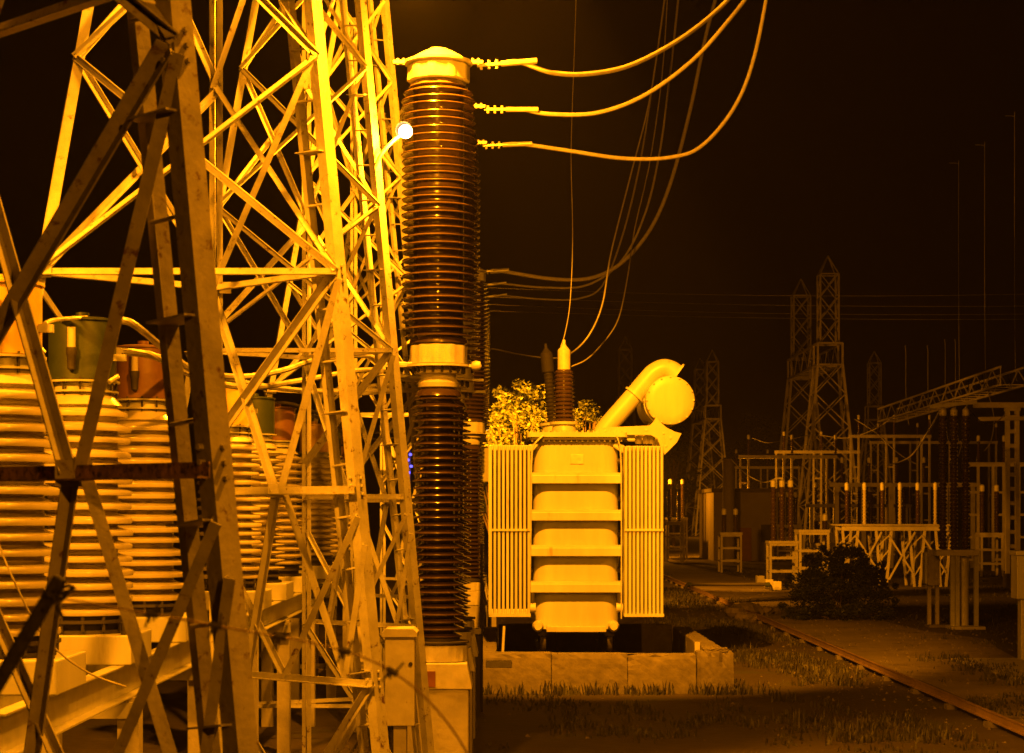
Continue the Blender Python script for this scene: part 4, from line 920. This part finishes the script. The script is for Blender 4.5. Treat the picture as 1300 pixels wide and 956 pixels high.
# grass
rnd = random.Random(21); vs = []; fs = []
def tuft(x, y, h, n_, sp):
    for i in range(n_):
        a = rnd.uniform(0, 6.28); bx0 = x + rnd.gauss(0, sp); by0 = y + rnd.gauss(0, sp); hh = h * rnd.uniform(0.3, 0.8); wd = 0.012 + 0.008 * rnd.random()
        ln = rnd.uniform(0.1, 0.6) * hh; ca, sa = math.cos(a), math.sin(a); k = len(vs)
        vs.extend([Vector((bx0 - sa * wd, by0 + ca * wd, -0.01)), Vector((bx0 + sa * wd, by0 - ca * wd, -0.01)), Vector((bx0 + ca * ln * 0.4 + sa * wd * .7, by0 + sa * ln * 0.4 - ca * wd * .7, hh * 0.6)), Vector((bx0 + ca * ln * 0.4 - sa * wd * .7, by0 + sa * ln * 0.4 + ca * wd * .7, hh * 0.6)), Vector((bx0 + ca * ln, by0 + sa * ln, hh))])
        fs.append((k, k + 1, k + 2, k + 3)); fs.append((k + 3, k + 2, k + 4))
from mathutils import noise
def patchy(x, y): return noise.noise(Vector((x * 0.55, y * 0.16, 3.1))) + 0.5 * noise.noise(Vector((x * 1.6, y * 0.5, 8.0)))
for i in range(2600):
    y = rnd.uniform(26, 95); x = rnd.uniform(4.3, 7.0)
    if patchy(x, y) < 0.02: continue
    tuft(x, y, rnd.uniform(0.08, 0.3), 9, 0.12)
for i in range(1300):
    y = rnd.uniform(26, 100); x = rnd.uniform(7.5, 24)
    if 7.9 < x < 11 and rnd.random() < 0.88: continue
    if 9.4 < x < 16 and y < 41 or patchy(x, y) < 0.0: continue
    tuft(x, y, rnd.uniform(0.06, 0.24), 8, 0.14)
for i in range(900):
    x = rnd.uniform(-2.2, 9.4); y = rnd.uniform(23, 32.6)
    if patchy(x, y) > 0.05: tuft(x, y, rnd.uniform(0.05, 0.2), 9, 0.12)
for i in range(90): tuft(rnd.uniform(-0.4, 4.2), 32.93 - abs(rnd.gauss(0, 0.12)), rnd.uniform(0.1, 0.4), 7, 0.06)
for i in range(60): tuft(4.08 + abs(rnd.gauss(0, 0.1)), rnd.uniform(33, 41), rnd.uniform(0.1, 0.4), 7, 0.06)
for i in range(120):
    tuft(rnd.gauss(9.6, 0.25), rnd.uniform(34, 41), rnd.uniform(0.08, 0.25), 9, 0.1)
mb = MB(); mb.v = vs; mb.f = fs
gr = mb.obj('grass', GRASSM, at=(6, 50, 0)); gr['kind'] = 'stuff'; gr['label'] = 'dry grass growing over the yard ground'

rnd = random.Random(33); gm = MB()
for i in range(5200):
    y = rnd.uniform(26, 75); x = rnd.uniform(5.5, 15) if rnd.random() < 0.7 else rnd.uniform(-2, 8)
    if 33 < y < 41.5 and -0.6 < x < 4.1: continue
    if 9.4 < x and y < 41: continue
    r_ = 0.012 + 0.035 * rnd.random() ** 3; a = rnd.uniform(0, 6.28)
    c3 = [Vector((x + r_ * math.cos(a + k * 2.09) * rnd.uniform(.7, 1.3), y + r_ * math.sin(a + k * 2.09) * rnd.uniform(.7, 1.3), 0.002)) for k in range(3)] + [Vector((x, y, r_ * rnd.uniform(0.7, 1.2)))]
    gm.add(c3, [(0, 1, 3), (1, 2, 3), (2, 0, 3)])
gv = gm.obj('gravel', ROCK, at=(6, 50, 0)); gv['kind'] = 'stuff'; gv['label'] = 'loose gravel scattered over the yard ground'

# ------------------------------------------------------------------ foreground fence wire
DW = 3.6
fa = thing('fence_arm', 'dark slanting fence arm blurred at the lower left corner', 'post', (P(-60, 960, DW).x, DW, 0))
MB().bar(P(-62, 968, DW), P(77, 733, DW), 0.030, 0.026).obj('arm', BLACK, fa, bevel=0.006)
pz_ = P(-62, 968, DW); MB().bar((pz_.x, DW, 0), (pz_.x, DW, pz_.z + 0.02), 0.05, 0.05).obj('post', BLACK, fa)
kn = MB()
for k in range(7): 
    p = P(70 + rnd.uniform(-8, 10), 748 + rnd.uniform(-10, 22), DW - 0.015); kn.rod(p, p + Vector((rnd.uniform(-.03, .05), -0.004, rnd.uniform(-.03, .03))), 0.004, 5)
kn.obj('tie_wire', BLACK, fa)
def barbed(pts, label, barbs):
    sp = spline([P(*p) for p in pts], 10)
    root = thing('barbed_wire', label, 'wire', sp[0], 'barbed wire strands')
    MB().tube(sp, 0.0024, 6).obj('strand', RAILM, root, True)
    for t in barbs:
        i = int(t * (len(sp) - 2)); p = sp[i]; d_ = (sp[i + 1] - p).normalized(); u, v_ = frame(d_)
        mb = MB(); mb.rod(p - d_ * 0.012, p + d_ * 0.012, 0.0062, 8)
        for s_ in (-1, 1):
            mb.rod(p + d_ * 0.006 * s_, p + d_ * 0.008 * s_ + u * 0.026 * s_ + v_ * 0.012, 0.0024, 5); mb.rod(p - d_ * 0.004 * s_, p + v_ * 0.024 * s_ - u * 0.014, 0.0024, 5)
        mb.obj('barb', DARK, root)
barbed([(64, 757, 3.6), (150, 772, 3.6), (235, 787, 3.6), (300, 799, 3.6), (380, 813, 3.62), (460, 834, 3.64), (520, 868, 3.66), (570, 920, 3.7), (610, 985, 3.75)], 'blurred barbed wire strand crossing the tower legs low in front', (0.20, 0.34, 0.47, 0.60, 0.72))
o = MB().tube(spline([P(-10, 665, 10.6), P(4, 705, 10.6), P(20, 742, 10.6), P(48, 797, 10.7), P(75, 828, 10.8), P(105, 850, 10.9), P(130, 862, 11), P(160, 872, 11.1)], 6), 0.006, 6).obj('loose_wire', CREAM); tag(o, 'thin pale loose wire hanging before the nearest pale column', 'wire')

# ------------------------------------------------------------------ lamps farther off
def lamp_pole(label, x, y, h, watts, reach=0.7, aim=None, cone=60):
    root = thing('lamp_pole', label, 'lamp', (x, y, 0), 'yard lamp poles')
    MB().rod((x, y, 0), (x, y, h), 0.09, 10, 0.05).obj('pole', FARST, root, True)
    MB().tube(spline([(x, y, h - 0.05), (x + 0.1, y, h + 0.3), (x + reach, y - 0.2, h + 0.4)], 5), 0.03, 8).obj('arm', FARST, root, True)
    MB().lathe([(0.05, -0.1), (0.09, 0.0), (0.14, 0.22), (0.05, 0.26), (0, 0.26)], 16, (x + reach, y - 0.2, h + 0.52), (0.2, 0, -1)).obj('lamp_head', GALV, root, True)
    pb = Vector((x + reach + 0.03, y - 0.2, h + 0.2))
    MB().lathe([(0, -0.05), (0.045, -0.03), (0.05, 0), (0.045, 0.03), (0, 0.05)], 12, pb).obj('bulb', GLOW, root, True)
    if aim: pt_light(root, pb - Vector((0, 0, 0.12)), watts, 0.15, 'SPOT', aim, cone)
    else: pt_light(root, pb - Vector((0, 0, 0.12)), watts, 0.15)
lq = P(614, 550, 58)
lamp_pole('small lit yard lamp left of the leafy tree', lq.x - 0.4, 58.2, lq.z - 0.2, W_YARD, 0.4, (1.2, 62.2, 5.6), 105)
lamp_pole('yard lamp pole hidden behind the right radiator', 4.75, 70.2, 4.95, W_SIDE, 0.4, (13.6, 83, 1.6), 62)
lamp_pole('yard lamp pole beside the lit end of the brown building', 9.5, 123.2, 5.0, W_WALL, 0.4)
lamp_pole('yard lamp pole hidden behind the brown building', 15.6, 132, 3.9, W_FAR, 0.5)
lamp_pole('yard lamp pole left of the picture beside the yellow capped transformer', -5.9, 10.3, 6.6, W_LEFT, 0.6, (-2.8, 11.6, 2.8), 100)
lamp_pole('added fill lamp on a hidden pole brightening the distant towers', 26.4, 224, 4.6, W_DIST_FILL, 0.6)  # unseen lamp added to lighten the distant tower pair
lamp_pole('added fill lamp on a pole behind the photographer', 7.0, -7.0, 8.5, W_BACK_FILL, 0.6, (-1.6, 7.0, 3.6), 34)  # made-up fill for the camera side of the nearest tower
bl = thing('blue_signal_light', 'small blue signal lights seen left of the brown column', 'lamp', (P(520, 590, 52).x, 52, 0))
MB().rod((P(520, 590, 52).x, 52.1, 0), P(520, 570, 52.1), 0.04, 8).obj('pole', FARST, bl, True)
for py, px in ((577, 521), (584, 518), (592, 522), (600, 519)): MB().lathe([(0, -0.04), (0.035, -0.03), (0.045, 0), (0.035, 0.03), (0, 0.04)], 10, P(px, py, 51.95)).obj('lens', BLUE, bl, True)

# ------------------------------------------------------------------ air
if HAZE:
    hz = MB().box(-880, 880, -50, 1300, -1.0, 45).obj('haze', None, at=(0, 600, 0)); hz['kind'] = 'stuff'; hz['label'] = 'thin haze added to make a glow around the lamps'  # even volume added to imitate the glare around the lamps
    m = bpy.data.materials.new('haze'); m.use_nodes = True; t = m.node_tree; t.nodes.clear()
    o = t.nodes.new('ShaderNodeOutputMaterial'); v = t.nodes.new('ShaderNodeVolumePrincipled')
    v.inputs['Color'].default_value = (0.9, 0.9, 0.9, 1); v.inputs['Density'].default_value = HAZE
    t.links.new(v.outputs[0], o.inputs['Volume']); hz.data.materials.append(m)
